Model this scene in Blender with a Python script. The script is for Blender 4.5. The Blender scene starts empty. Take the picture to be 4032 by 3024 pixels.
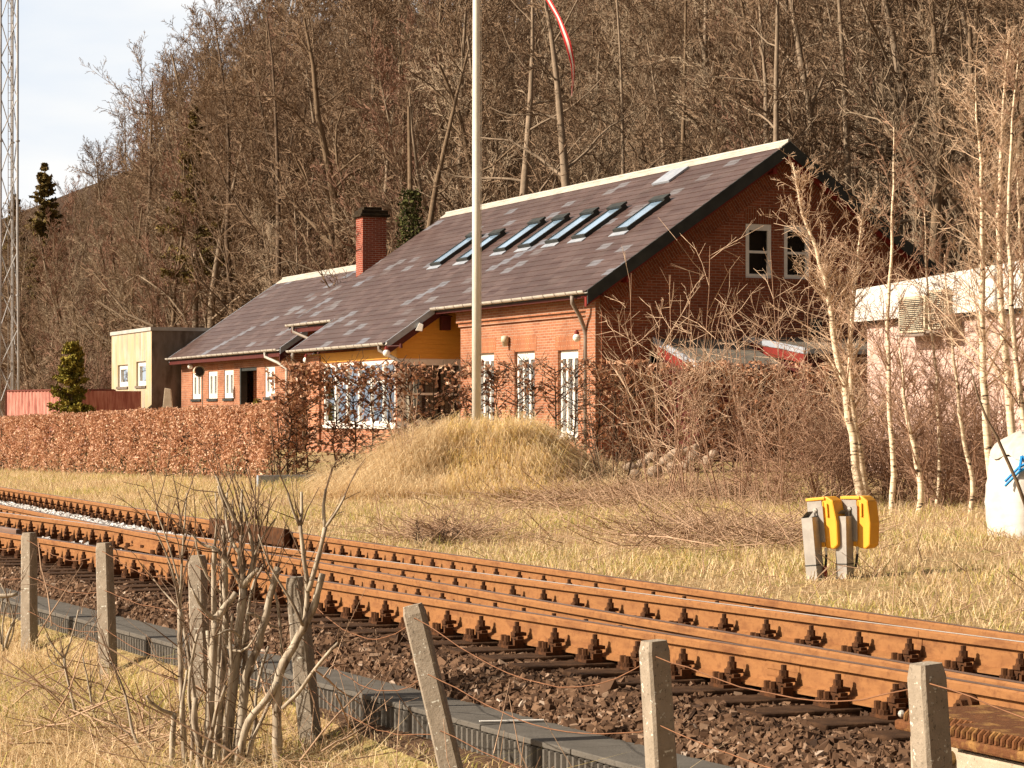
import bpy, math, random
import numpy as np
from mathutils import Vector
rnd = random.Random(7)
rng = np.random.default_rng(7)
SC = bpy.context.scene
COL = SC.collection
rad = math.radians

# ------------------------------------------------------------------ camera, sky, sun, exposure
EYE = 1.4
FPX = 9300.0 / 4032.0            # focal length over the frame's width
cam_d = bpy.data.cameras.new('camera')
cam = bpy.data.objects.new('camera', cam_d)
COL.objects.link(cam)
cam.location = (0, 0, EYE)
cam.rotation_euler = (rad(90), 0, 0)
cam_d.sensor_width = 36
cam_d.lens = 36 * FPX
cam_d.shift_y = 136.0 / 4032.0
cam_d.clip_end = 8000
cam_d.clip_start = 0.1
SC.camera = cam

SUN_AZ = rad(-103)               # from +Y towards +X: the sun stands on the left, a little behind the camera
SUN_EL = rad(31)
w = bpy.data.worlds.new("World")
SC.world = w
w.use_nodes = True
nt = w.node_tree
nt.nodes.clear()
sky = nt.nodes.new('ShaderNodeTexSky')
sky.sky_type = 'NISHITA'
sky.sun_disc = False
sky.sun_elevation = SUN_EL
sky.sun_rotation = SUN_AZ
sky.air_density = 1.0
sky.dust_density = 4.0
sky.ozone_density = 0.6
hs = nt.nodes.new('ShaderNodeHueSaturation')
hs.inputs['Saturation'].default_value = 0.35
wm = nt.nodes.new('ShaderNodeMix')
wm.data_type = 'RGBA'; wm.blend_type = 'MULTIPLY'
wm.inputs[0].default_value = 1.0
wm.inputs[7].default_value = (0.52, 0.47, 0.42, 1)
bg = nt.nodes.new('ShaderNodeBackground')
bg.inputs['Strength'].default_value = 0.10
out = nt.nodes.new('ShaderNodeOutputWorld')
nt.links.new(sky.outputs[0], hs.inputs['Color'])
nt.links.new(hs.outputs[0], wm.inputs[6])
# a bright bank of thin cloud low over the wood, the rest of the sky pale blue
tc = nt.nodes.new('ShaderNodeTexCoord')
dp = nt.nodes.new('ShaderNodeVectorMath'); dp.operation = 'DOT_PRODUCT'; dp.inputs[1].default_value = (-.30, .945, .12)
nt.links.new(tc.outputs['Generated'], dp.inputs[0])
cr_ = nt.nodes.new('ShaderNodeMapRange'); cr_.interpolation_type = 'SMOOTHSTEP'
cr_.inputs[1].default_value = .84; cr_.inputs[2].default_value = .95
nt.links.new(dp.outputs['Value'], cr_.inputs[0])
cn = nt.nodes.new('ShaderNodeTexNoise'); cn.inputs['Scale'].default_value = 5; cn.inputs['Detail'].default_value = 6
cmap = nt.nodes.new('ShaderNodeMapping'); cmap.inputs['Scale'].default_value = (1, 1, 3.5)
nt.links.new(tc.outputs['Generated'], cmap.inputs[0]); nt.links.new(cmap.outputs[0], cn.inputs['Vector'])
cc = nt.nodes.new('ShaderNodeValToRGB')
cc.color_ramp.elements[0].position = .36; cc.color_ramp.elements[0].color = (4.9, 5.3, 5.8, 1)
cc.color_ramp.elements[1].position = .62; cc.color_ramp.elements[1].color = (6.3, 6.2, 6.0, 1)
nt.links.new(cn.outputs['Fac'], cc.inputs[0])
wc = nt.nodes.new('ShaderNodeMix'); wc.data_type = 'RGBA'
nt.links.new(cr_.outputs[0], wc.inputs[0]); nt.links.new(wm.outputs[2], wc.inputs[6]); nt.links.new(cc.outputs[0], wc.inputs[7])
nt.links.new(wc.outputs[2], bg.inputs[0])
nt.links.new(bg.outputs[0], out.inputs[0])

sd = bpy.data.lights.new('sun', 'SUN')
sd.energy = 5.0
sd.angle = rad(0.6)
sd.color = (1.0, 0.88, 0.72)
sun = bpy.data.objects.new('sun', sd)
COL.objects.link(sun)
to_sun = Vector((math.sin(SUN_AZ) * math.cos(SUN_EL), math.cos(SUN_AZ) * math.cos(SUN_EL), math.sin(SUN_EL)))
sun.rotation_euler = to_sun.to_track_quat('Z', 'Y').to_euler()
sun.location = (-40, 0, 40)

SC.view_settings.view_transform = 'Standard'
SC.view_settings.look = 'None'
SC.view_settings.gamma = 1
SC.view_settings.exposure = 0.74
SC.cycles.max_bounces = 5
SC.cycles.diffuse_bounces = 2
SC.cycles.glossy_bounces = 2
SC.cycles.transparent_max_bounces = 6

# ------------------------------------------------------------------ frames of reference
SN, CS = .4007, .9162            # the track and the house run along s = (-SN, CS); t = (CS, SN) points away from the track
HX, HY = 2.03, 54.2              # the near corner of the house
H_ANG = math.atan2(SN, CS)
def st(s, t, z=0.0): return (HX - SN * s + CS * t, HY + CS * s + SN * t, z)
def inv(X, Y): return (-(X - HX) * SN + (Y - HY) * CS, (X - HX) * CS + (Y - HY) * SN)
def at(px, py, Y): return ((px - 2016) * Y / 9300, Y, EYE + (1648 - py) * Y / 9300)
def A_t(s): return -15.65 + 0.03 * np.maximum(s + 24, 0)
def D_t(s): return -17.24 - .0754 * np.where(s > -38, s + 40, 2.0 * np.exp((np.minimum(s, -38) + 38) / 2.0))
def B_t(s): return np.minimum(D_t(s) + 1.46, A_t(s) - .085)
def C_t(s): return np.maximum(A_t(s) - 1.46, D_t(s) + .085)
def tf(s): return -18.455 - .0545 * (np.clip(s, -60, 0) + 37.9)
MX, MY = -.42, 38.0
def gz(s, t):
    s = np.asarray(s, float); t = np.asarray(t, float)
    zf = np.interp(s, [-60, -30, -20, -9.7, 15, 60, 400], [.0, .03, .1, .32, -.05, -.1, -.1])
    zh = np.interp(s, [-60, -30, -20, -9.7, 20, 60, 400], [.1, .1, .15, .42, .45, .3, .2])
    k = np.clip((t + 14.4) / 3.7, 0, 1)
    k2 = np.clip((t + 10.7) / 8, 0, 1)
    field = -.16 + (zf + .16) * k + (zh - zf) * k2
    hill = np.maximum(t - 11.5, 0)
    field = field + .68 * hill * hill / (hill + 5)
    X = HX - SN * s + CS * t; Y = HY + CS * s + SN * t
    dx = (X - MX); dx = np.where(dx < 0, dx / 1.12, dx)
    r = np.sqrt(dx ** 2 + ((Y - MY) / 1.15) ** 2)
    r = r + .13 * np.sin(X * 3.1 + Y * 1.3) + .09 * np.sin(Y * 4.3 - X * 2.2)
    q = np.clip((2.12 - r) / 1.55, 0, 1)
    field = field + .88 * q * q * (3 - 2 * q) + .05 * q * np.sin(X * 5.3 + 1) * np.sin(Y * 4.1)
    d0 = D_t(s) - .64
    w_ = t - tf(s)
    k3 = np.clip(w_ / np.maximum(d0 - tf(s), .12), 0, 1)
    bed = np.where(w_ < 0, np.interp(w_, [-30, -5, -.95, -.42, 0], [-.7, -.68, -.58, -.33, -.30]), -.20 + .130 * np.minimum(k3 * 1.15, 1) ** .8)
    side = np.clip((t + 15.05) / .6, 0, 1)
    return np.where(t > -14.45, field, np.where(t > -15.05, -.06 + (-.10) * side, bed))
def gzxy(X, Y):
    s, t = inv(X, Y)
    return float(gz(s, t))

# ------------------------------------------------------------------ helpers
def tag(o, label=None, cat=None, group=None, kind=None):
    if label: o['label'] = label
    if cat: o['category'] = cat
    if group: o['group'] = group
    if kind: o['kind'] = kind
    return o
def empty(name, loc=(0, 0, 0), rz=0.0, **kw):
    o = bpy.data.objects.new(name, None)
    o.empty_display_size = .2
    o.location = loc; o.rotation_euler = (0, 0, rz)
    COL.objects.link(o)
    return tag(o, **kw)
def mesh_obj(name, V, Fs, m, parent=None, smooth=False, tone=None, loc=None, **kw):
    """V: n x 3; Fs: list of faces, or list of int arrays (n x k)"""
    me = bpy.data.meshes.new(name)
    V = np.asarray(V, dtype=np.float32)
    if len(Fs) and isinstance(Fs[0], np.ndarray) and Fs[0].ndim == 2:
        loops = np.concatenate([f.ravel() for f in Fs]).astype(np.int32)
        sizes = np.concatenate([np.full(len(f), f.shape[1], np.int32) for f in Fs])
        starts = np.concatenate([[0], np.cumsum(sizes)[:-1]]).astype(np.int32)
        me.vertices.add(len(V)); me.vertices.foreach_set('co', V.ravel())
        me.loops.add(len(loops)); me.loops.foreach_set('vertex_index', loops)
        me.polygons.add(len(sizes)); me.polygons.foreach_set('loop_start', starts)
        me.update(calc_edges=True)
    else:
        me.from_pydata([tuple(map(float, v)) for v in V], [], [tuple(int(i) for i in f) for f in Fs])
    if tone is not None:
        a = me.attributes.new('tone', 'FLOAT', 'POINT')
        a.data.foreach_set('value', np.asarray(tone, np.float32))
    me.polygons.foreach_set('use_smooth', np.full(len(me.polygons), bool(smooth)))
    me.update()
    if m: me.materials.append(m)
    o = bpy.data.objects.new(name, me)
    COL.objects.link(o)
    if parent: o.parent = parent
    if loc is not None: o.location = loc
    return tag(o, **kw)
def copy_obj(o, parent=None):
    c = o.copy(); COL.objects.link(c)
    if parent is not None: c.parent = parent
    return c
def copy_tree(o, parent=None, **kw):
    c = copy_obj(o, parent)
    for ch in KIDS.get(o.name, ()): copy_tree(ch, c)
    return tag(c, **kw)
KIDS = {}
def kids(o, *ch): KIDS[o.name] = list(ch)

class MB:
    def __init__(s): s.v = []; s.f = []
    def quad(s, *p):
        n = len(s.v); s.v += [tuple(q) for q in p]; s.f.append(tuple(range(n, n + len(p)))); return s
    def box(s, x0, x1, y0, y1, z0, z1, fn=None):
        P = [(x, y, z) for z in (z0, z1) for y in (y0, y1) for x in (x0, x1)]
        if fn: P = [fn(*p) for p in P]
        n = len(s.v); s.v += P
        for f in ((0, 2, 3, 1), (4, 5, 7, 6), (0, 1, 5, 4), (2, 6, 7, 3), (0, 4, 6, 2), (1, 3, 7, 5)): s.f.append(tuple(n + i for i in f))
        return s
    def prism(s, poly, a0, a1, fn):
        """polygon (u,v) extruded from a0 to a1; fn(u,v,a) -> xyz"""
        n = len(s.v); k = len(poly)
        s.v += [fn(u, v, a0) for u, v in poly] + [fn(u, v, a1) for u, v in poly]
        s.f.append(tuple(range(n, n + k))[::-1]); s.f.append(tuple(range(n + k, n + 2 * k)))
        for i in range(k):
            j = (i + 1) % k
            s.f.append((n + i, n + j, n + k + j, n + k + i))
        return s
    def tube(s, pts, r, n=8, cap=True):
        pts = [Vector(p) for p in pts]
        rs = r if isinstance(r, (list, tuple)) else [r] * len(pts)
        b = len(s.v)
        up = None
        for i, p in enumerate(pts):
            d = (pts[min(i + 1, len(pts) - 1)] - pts[max(i - 1, 0)]).normalized()
            if up is None:
                up = Vector((0, 0, 1)) if abs(d.z) < .9 else Vector((1, 0, 0))
            x = d.cross(up).normalized(); y = x.cross(d).normalized(); up = y
            for k in range(n):
                a = 2 * math.pi * k / n
                s.v.append(tuple(p + (x * math.cos(a) + y * math.sin(a)) * rs[i]))
        for i in range(len(pts) - 1):
            for k in range(n):
                j = (k + 1) % n
                s.f.append((b + i * n + k, b + i * n + j, b + (i + 1) * n + j, b + (i + 1) * n + k))
        if cap:
            s.f.append(tuple(b + k for k in range(n))[::-1])
            e = b + (len(pts) - 1) * n
            s.f.append(tuple(e + k for k in range(n)))
        return s
    def cyl(s, c, r, z0, z1, n=10, r2=None):
        return s.tube([(c[0], c[1], z0), (c[0], c[1], z1)], [r, r if r2 is None else r2], n)
    def ball(s, c, r, n=14, m=9, sz=1.0):
        b = len(s.v)
        for i in range(m + 1):
            th = math.pi * i / m
            for k in range(n):
                a = 2 * math.pi * k / n
                s.v.append((c[0] + r * math.sin(th) * math.cos(a), c[1] + r * math.sin(th) * math.sin(a), c[2] + r * sz * math.cos(th)))
        for i in range(m):
            for k in range(n):
                j = (k + 1) % n
                s.f.append((b + i * n + k, b + i * n + j, b + (i + 1) * n + j, b + (i + 1) * n + k))
        return s
    def build(s, name, m, parent=None, bevel=0.0, smooth=False, **kw):
        o = mesh_obj(name, s.v, s.f, m, parent, smooth, **kw)
        if bevel:
            b = o.modifiers.new('bevel', 'BEVEL'); b.width = bevel; b.segments = 2; b.limit_method = 'ANGLE'
        return o

def seg_tubes(P0, P1, R0, R1, n=3):
    P0 = np.asarray(P0, float); P1 = np.asarray(P1, float); R0 = np.asarray(R0, float); R1 = np.asarray(R1, float)
    d = P1 - P0
    L = np.linalg.norm(d, axis=1, keepdims=True); d = d / np.maximum(L, 1e-6)
    ref = np.where(np.abs(d[:, 2:3]) < .9, np.array([[0, 0, 1.]]), np.array([[1., 0, 0]]))
    x = np.cross(d, ref); x /= np.linalg.norm(x, axis=1, keepdims=True); y = np.cross(x, d)
    a = 2 * np.pi * np.arange(n) / n
    ring = x[:, None, :] * np.cos(a)[None, :, None] + y[:, None, :] * np.sin(a)[None, :, None]
    V = np.concatenate([P0[:, None] + ring * R0[:, None, None], P1[:, None] + ring * R1[:, None, None]], axis=1)
    N = len(P0)
    b = (np.arange(N) * 2 * n)[:, None]
    k = np.arange(n)[None]; j = (k + 1) % n
    Q = np.stack([b + k, b + j, b + n + j, b + n + k], axis=-1).reshape(-1, 4)
    return V.reshape(-1, 3), Q

# ------------------------------------------------------------------ materials
class N:
    def __init__(s, name):
        s.m = bpy.data.materials.new(name); s.m.use_nodes = True
        s.t = s.m.node_tree; s.b = s.t.nodes['Principled BSDF']
    def new(s, ty, **kw):
        n = s.t.nodes.new(ty)
        for k, v in kw.items(): setattr(n, k, v)
        return n
    def L(s, a, b): s.t.links.new(a, b)
    def coord(s, kind='Object', scale=(1, 1, 1)):
        tc = s.new('ShaderNodeTexCoord'); mp = s.new('ShaderNodeMapping')
        mp.inputs['Scale'].default_value = scale
        s.L(tc.outputs[kind], mp.inputs[0]); return mp.outputs[0]
    def noise(s, scale, detail=4, vec=None, rough=.6):
        n = s.new('ShaderNodeTexNoise'); n.inputs['Scale'].default_value = scale; n.inputs['Detail'].default_value = detail
        n.inputs['Roughness'].default_value = rough
        if vec is not None: s.L(vec, n.inputs['Vector'])
        return n.outputs['Fac']
    def ramp(s, fac, stops):
        r = s.new('ShaderNodeValToRGB'); e = r.color_ramp.elements
        while len(e) < len(stops): e.new(.5)
        for el, (p, c) in zip(e, stops):
            el.position = p; el.color = (*c, 1) if len(c) == 3 else c
        s.L(fac, r.inputs[0]); return r.outputs[0]
    def mix(s, fac, a, b, blend='MIX'):
        n = s.new('ShaderNodeMix', data_type='RGBA', blend_type=blend)
        for i, v in ((0, fac), (6, a), (7, b)):
            if isinstance(v, (int, float)): n.inputs[i].default_value = v
            elif isinstance(v, tuple): n.inputs[i].default_value = (*v, 1)
            else: s.L(v, n.inputs[i])
        return n.outputs[2]
    def math(s, op, a, b=None, c=None):
        n = s.new('ShaderNodeMath', operation=op)
        for i, v in enumerate((a, b, c)):
            if v is None: continue
            if isinstance(v, (int, float)): n.inputs[i].default_value = v
            else: s.L(v, n.inputs[i])
        return n.outputs[0]
    def bump(s, h, strength=.4, dist=.01):
        n = s.new('ShaderNodeBump'); n.inputs['Strength'].default_value = strength; n.inputs['Distance'].default_value = dist
        s.L(h, n.inputs['Height']); s.L(n.outputs[0], s.b.inputs['Normal'])
    def fin(s, color=None, rough=.85, metal=0.0, spec=.3):
        if color is not None:
            if isinstance(color, tuple): s.b.inputs['Base Color'].default_value = (*color, 1)
            else: s.L(color, s.b.inputs['Base Color'])
        s.b.inputs['Roughness'].default_value = rough; s.b.inputs['Metallic'].default_value = metal
        s.b.inputs['Specular IOR Level'].default_value = spec
        return s.m
def noisy(name, c1, c2, scale=6, rough=.85, spec=.25, bump=0, bscale=None, c3=None, kind='Object', stretch=(1, 1, 1), lo=.35, hi=.65, metal=0.0):
    n = N(name); v = n.coord(kind, stretch)
    f = n.noise(scale, 6, v)
    st_ = [(lo, c1), (hi, c2)] if c3 is None else [(lo, c1), ((lo + hi) / 2, c2), (hi, c3)]
    col = n.ramp(f, st_)
    if bump: n.bump(n.noise(bscale or scale * 6, 5, v), bump, .01)
    return n.fin(col, rough, metal, spec)
def tonal(name, stops, rough=.9, spec=.15, trans=0.0):
    n = N(name); a = n.new('ShaderNodeAttribute'); a.attribute_name = 'tone'
    col = n.ramp(a.outputs['Fac'], stops)
    m = n.fin(col, rough, 0, spec)
    if trans:
        tr = n.new('ShaderNodeBsdfTranslucent'); mx = n.new('ShaderNodeMixShader'); mx.inputs[0].default_value = trans
        n.L(col, tr.inputs[0])
        o = n.t.nodes['Material Output']
        n.L(n.b.outputs[0], mx.inputs[1]); n.L(tr.outputs[0], mx.inputs[2]); n.L(mx.outputs[0], o.inputs[0])
    return m
def brick(name, c1, c2, mortar, bw=.24, bh=.0667, mode='wall', off=.5, msize=.006, dark=(.1, .03, .015), squash=1.0):
    n = N(name)
    tc = n.new('ShaderNodeTexCoord'); sp = n.new('ShaderNodeSeparateXYZ'); n.L(tc.outputs['Object'], sp.inputs[0])
    x, y, z = sp.outputs
    if mode == 'wall': u, v = n.math('ADD', x, y), z
    elif mode == 'soldier': u, v = z, n.math('ADD', x, y)
    else:          # brick band along the rake of the gable
        a = n.math('ABSOLUTE', n.math('SUBTRACT', x, 4.76))
        u = n.math('SUBTRACT', n.math('MULTIPLY', z, .825), n.math('MULTIPLY', a, -.565)) ; u = n.math('ADD', n.math('MULTIPLY', z, .825), n.math('MULTIPLY', a, .565))
        v = n.math('SUBTRACT', n.math('MULTIPLY', a, .825), n.math('MULTIPLY', z, .565))
    cb = n.new('ShaderNodeCombineXYZ'); n.L(u, cb.inputs[0]); n.L(v, cb.inputs[1])
    b = n.new('ShaderNodeTexBrick'); n.L(cb.outputs[0], b.inputs['Vector'])
    b.offset = off; b.offset_frequency = 2; b.squash = squash
    for k, val in (('Scale', 1), ('Brick Width', bw), ('Row Height', bh), ('Mortar Size', msize), ('Mortar Smooth', .15), ('Bias', -.1)): b.inputs[k].default_value = val
    b.inputs['Color1'].default_value = (*c1, 1); b.inputs['Color2'].default_value = (*c2, 1); b.inputs['Mortar'].default_value = (*mortar, 1)
    big = n.noise(.9, 5, tc.outputs['Object'])
    fine = n.noise(14, 3, tc.outputs['Object'])
    col = n.mix(n.math('MULTIPLY', n.ramp(big, [(.42, (0, 0, 0)), (.72, (1, 1, 1))]), .45), b.outputs['Color'], dark)
    col = n.mix(.22, col, n.ramp(fine, [(.3, (.35, .35, .35)), (.7, (1.3, 1.25, 1.2))]), 'MULTIPLY')
    n.bump(n.math('SUBTRACT', n.math('MULTIPLY', fine, .3), b.outputs['Fac']), .7, .008)
    return n.fin(col, .9, 0, .2)
def slate(name, slope_axis_scale):
    """fibre slates laid in courses: object x,z -> along slope, object y -> along the ridge"""
    n = N(name)
    tc = n.new('ShaderNodeTexCoord'); sp = n.new('ShaderNodeSeparateXYZ'); n.L(tc.outputs['Object'], sp.inputs[0])
    u = n.math('DIVIDE', sp.outputs[1], .60); v = n.math('DIVIDE', n.math('MULTIPLY', sp.outputs[0], slope_axis_scale), .28)
    row = n.math('FLOOR', v)
    uo = n.math('ADD', u, n.math('MULTIPLY', row, .5))
    colu = n.math('FLOOR', uo)
    cb = n.new('ShaderNodeCombineXYZ'); n.L(row, cb.inputs[0]); n.L(colu, cb.inputs[1])
    wn = n.new('ShaderNodeTexWhiteNoise', noise_dimensions='2D'); n.L(cb.outputs[0], wn.inputs[0])
    col3 = n.new('ShaderNodeCombineXYZ'); n.L(n.math('MULTIPLY', row, .10), col3.inputs[0]); n.L(n.math('MULTIPLY', colu, .9), col3.inputs[1])
    patch = n.noise(.55, 2, col3.outputs[0])
    sel = n.math('ADD', n.math('MULTIPLY', wn.outputs['Value'], .16), patch)
    base = n.ramp(wn.outputs['Value'], [(0, (.068, .037, .032)), (.5, (.085, .050, .043)), (1, (.108, .068, .060))])
    pale_mask = n.ramp(sel, [(.70, (0, 0, 0)), (.715, (1, 1, 1))])  # picks out the paler replaced slates
    pale = n.ramp(patch, [(.5, (.17, .15, .14)), (.75, (.20, .23, .29))])
    c = n.mix(n.math('MULTIPLY', pale_mask, .75), base, pale)
    streak = n.noise(1.2, 5, n.coord('Object', (.5, 2.2, .5)))
    c = n.mix(n.ramp(streak, [(.45, (0, 0, 0)), (.8, (.5, .5, .5))]), c, (.065, .05, .04))
    lich = n.noise(38, 3, tc.outputs['Object'])
    c = n.mix(n.ramp(lich, [(.68, (0, 0, 0)), (.74, (.5, .5, .5))]), c, (.35, .33, .28))
    fu = n.math('FRACT', uo)
    joint = n.math('LESS_THAN', fu, .02)
    c = n.mix(n.math('MULTIPLY', joint, .75), c, (.02, .015, .012))
    n.bump(n.math('ADD', n.math('MULTIPLY', wn.outputs['Value'], .5), n.noise(20, 3, tc.outputs['Object'])), .25, .01)
    return n.fin(c, .55, 0, .35)

M = {}
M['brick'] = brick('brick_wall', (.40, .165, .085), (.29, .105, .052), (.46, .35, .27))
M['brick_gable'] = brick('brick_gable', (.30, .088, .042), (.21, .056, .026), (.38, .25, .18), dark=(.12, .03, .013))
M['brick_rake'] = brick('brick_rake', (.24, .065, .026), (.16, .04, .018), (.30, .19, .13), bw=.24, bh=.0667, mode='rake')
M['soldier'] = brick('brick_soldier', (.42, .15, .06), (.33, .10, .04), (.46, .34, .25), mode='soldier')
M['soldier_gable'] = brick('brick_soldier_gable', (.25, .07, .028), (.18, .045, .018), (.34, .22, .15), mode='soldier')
M['brick_chimney'] = brick('brick_chimney', (.30, .062, .034), (.23, .045, .026), (.50, .38, .30))
M['slate'] = slate('roof_slate', 1.2116)
M['white'] = noisy('white_paint', (.78, .75, .70), (.70, .66, .60), 5, .45, .4)
M['ridge'] = noisy('ridge_zinc', (.50, .46, .40), (.36, .33, .28), 2.5, .6, .3, stretch=(3, 1, 3))
M['zinc'] = noisy('zinc_gutter', (.52, .48, .42), (.36, .33, .29), 3, .5, .4)
M['pipe'] = noisy('downpipe', (.26, .21, .17), (.19, .15, .12), 4, .5, .35)
M['black'] = noisy('black_board', (.022, .024, .022), (.04, .042, .038), 3, .6, .3)
M['red'] = noisy('red_paint', (.22, .022, .014), (.15, .016, .011), 5, .6, .3)
M['darkred'] = noisy('dark_red_paint', (.09, .014, .01), (.06, .01, .008), 5, .6, .3)
M['bolt'] = noisy('rusty_fastening', (.10, .04, .015), (.045, .02, .01), 18, .9, .15, bump=.4, bscale=60)
M['flash'] = noisy('bluegrey_flashing', (.26, .29, .34), (.36, .38, .42), 4, .5, .4)
M['soot'] = noisy('sooty_cap', (.02, .014, .01), (.05, .035, .02), 9, .95, .1, bump=.5)
def m_yellow():
    n = N('yellow_cladding'); v = n.coord()
    sp = n.new('ShaderNodeSeparateXYZ'); n.L(v, sp.inputs[0])
    c = n.ramp(n.noise(3, 5, n.coord('Object', (1, 1, 8))), [(.3, (.72, .36, .055)), (.7, (.62, .29, .045))])
    return n.fin(c, .6, 0, .3)
M['yellow'] = m_yellow()
def m_glass(name, tint, fres, rough=.03):
    n = N(name)
    tr = n.new('ShaderNodeBsdfTransparent'); tr.inputs[0].default_value = (*tint, 1)
    gl = n.new('ShaderNodeBsdfGlossy'); gl.inputs['Roughness'].default_value = rough; gl.inputs[0].default_value = (.9, .95, 1, 1)
    lw = n.new('ShaderNodeLayerWeight'); lw.inputs[0].default_value = fres
    mx = n.new('ShaderNodeMixShader'); n.L(lw.outputs['Fresnel'], mx.inputs[0])
    n.L(tr.outputs[0], mx.inputs[1]); n.L(gl.outputs[0], mx.inputs[2])
    n.L(mx.outputs[0], n.t.nodes['Material Output'].inputs[0]); return n.m
M['glass'] = m_glass('window_glass', (.75, .75, .72), .25)
M['sky_painted_glass'] = N('skylight_painted_glass').fin((.30, .44, .60), .12, .35, .9)  # blue base colour paints the sky's reflection into the panes
M['interior'] = noisy('dark_room', (.03, .025, .02), (.05, .04, .03), 2)
M['curtain'] = noisy('curtain', (.42, .36, .30), (.30, .25, .2), 3, stretch=(8, 8, .3))
def m_rust():
    n = N('rusty_rail'); v = n.coord('Object')
    f = n.noise(1.6, 6, n.coord('Object', (2, 2, 8)))
    c = n.ramp(f, [(.3, (.22, .092, .032)), (.5, (.29, .130, .046)), (.72, (.165, .064, .023))])
    f2 = n.noise(26, 4, v)
    c = n.mix(n.ramp(f2, [(.52, (0, 0, 0)), (.75, (.7, .7, .7))]), c, (.13, .048, .018))
    n.bump(f2, .25, .004)
    return n.fin(c, .8, 0, .25)
M['rust'] = m_rust()
M['railtop'] = noisy('rail_running_face', (.20, .12, .085), (.14, .08, .055), 9, .45, .5, stretch=(.4, .4, 1))
M['painted_shine'] = noisy('polished_face_painted_shine', (.80, .76, .72), (.66, .62, .58), 4, .35, .6)  # polished steel, its bright reflection put into a near-white colour
M['sleeper'] = noisy('creosoted_sleeper', (.035, .018, .010), (.085, .045, .024), 7, .95, .1, bump=.6, bscale=40)
def m_concrete(name, a, b, lichen=True, sc=9):
    n = N(name); v = n.coord()
    c = n.ramp(n.noise(sc, 6, v), [(.3, a), (.7, b)])
    pits = n.noise(70, 3, v)
    c = n.mix(n.ramp(pits, [(.6, (0, 0, 0)), (.72, (.8, .8, .8))]), c, tuple(x * .35 for x in a))
    if lichen:
        l = n.noise(48, 2, v)
        c = n.mix(n.ramp(l, [(.66, (0, 0, 0)), (.69, (1, 1, 1))]), c, (.62, .60, .52))
    n.bump(pits, .5, .006)
    return n.fin(c, .95, 0, .15)
M['post'] = m_concrete('post_concrete', (.25, .205, .155), (.36, .30, .235), sc=14)
M['trough'] = m_concrete('trough_plastic', (.095, .085, .072), (.14, .125, .108), False, 5)
M['box_wall'] = m_concrete('box_concrete', (.34, .27, .19), (.46, .38, .29), True, 6)
M['rustlid'] = noisy('rusty_lid', (.17, .068, .024), (.11, .042, .016), 12, .85, .2, bump=.4, bscale=70, c3=(.27, .14, .045))
M['brass'] = noisy('brass_elbow', (.42, .29, .13), (.33, .22, .1), 14, .5, .4, metal=.3)
M['rubber'] = N('black_hose').fin((.02, .018, .016), .6, 0, .3)
M['stone'] = tonal('ballast_stone', [(0, (.03, .017, .011)), (.35, (.095, .052, .030)), (.65, (.18, .105, .062)), (.85, (.28, .19, .13)), (1, (.48, .38, .30))])
M['gravel'] = tonal('white_gravel', [(0, (.42, .40, .38)), (1, (.80, .78, .76))])
M['grass'] = tonal('dry_grass', [(0, (.30, .17, .085)), (.22, (.60, .42, .23)), (.60, (.88, .72, .47)), (.76, (.80, .56, .22)), (.86, (.56, .47, .15)), (1, (.34, .36, .10))], trans=.38)
M['leaf'] = tonal('beech_leaf', [(0, (.24, .10, .055)), (.4, (.52, .26, .145)), (.75, (.74, .46, .29)), (1, (.88, .68, .48))], .5, .4, trans=.25)
M['hedgewood'] = noisy('hedge_wood', (.05, .03, .02), (.10, .06, .035), 8)
M['bark'] = noisy('brown_bark', (.12, .08, .05), (.20, .14, .09), 5, .95, .1, c3=(.15, .105, .068), bump=.6, bscale=25)
M['bark2'] = noisy('grey_bark', (.20, .15, .105), (.30, .225, .16), 4, .95, .1, bump=.6, bscale=22)
M['bark_dark'] = noisy('dark_bark', (.09, .062, .042), (.16, .11, .075), 4, .95, .1, bump=.6, bscale=22)
M['twig'] = noisy('brown_twigs', (.17, .108, .066), (.245, .162, .10), .6)
M['twig2'] = noisy('reddish_twigs', (.21, .115, .075), (.28, .155, .105), .6)
M['twig3'] = noisy('grey_twigs', (.25, .18, .12), (.33, .25, .17), .6)
def m_birch():
    n = N('birch_bark'); v = n.coord('Object', (3, 3, 14))
    f = n.noise(2.2, 5, v)
    c = n.ramp(f, [(.36, (.05, .035, .025)), (.43, (.62, .47, .32)), (.6, (.80, .66, .48))])
    return n.fin(c, .7, 0, .25)
M['birch'] = m_birch()
M['birchtwig'] = noisy('birch_twigs', (.27, .155, .10), (.40, .25, .165), 1.5)
M['paletwig'] = noisy('pale_twigs', (.48, .33, .22), (.62, .45, .31), 2)
M['needle'] = tonal('needles', [(0, (.06, .048, .016)), (.5, (.16, .115, .036)), (1, (.28, .20, .075))])
M['thuja'] = tonal('thuja_needles', [(0, (.08, .07, .012)), (.5, (.22, .18, .030)), (1, (.38, .29, .06))])
M['ivy'] = tonal('ivy_leaf', [(0, (.02, .025, .006)), (1, (.10, .10, .03))])
def m_shrub():
    n = N('shrub_bark'); v = n.coord('Object', (1, 1, .25))
    c = n.ramp(n.noise(22, 5, v), [(.34, (.12, .085, .06)), (.48, (.36, .295, .22)), (.66, (.50, .43, .335))])
    n.bump(n.noise(60, 4, v), .5, .004)
    return n.fin(c, .85, 0, .2)
M['shrub'] = m_shrub()
M['shoot'] = noisy('shrub_shoot', (.13, .08, .05), (.22, .145, .095), 9)
M['deadstick'] = noisy('dead_stick', (.30, .18, .11), (.48, .33, .22), 3)
M['wire'] = noisy('rusty_wire', (.26, .12, .06), (.17, .075, .035), 12, .7, .3)
M['galv'] = noisy('galvanised_steel', (.33, .30, .27), (.44, .41, .37), 7, .45, .45, metal=.5)
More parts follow.
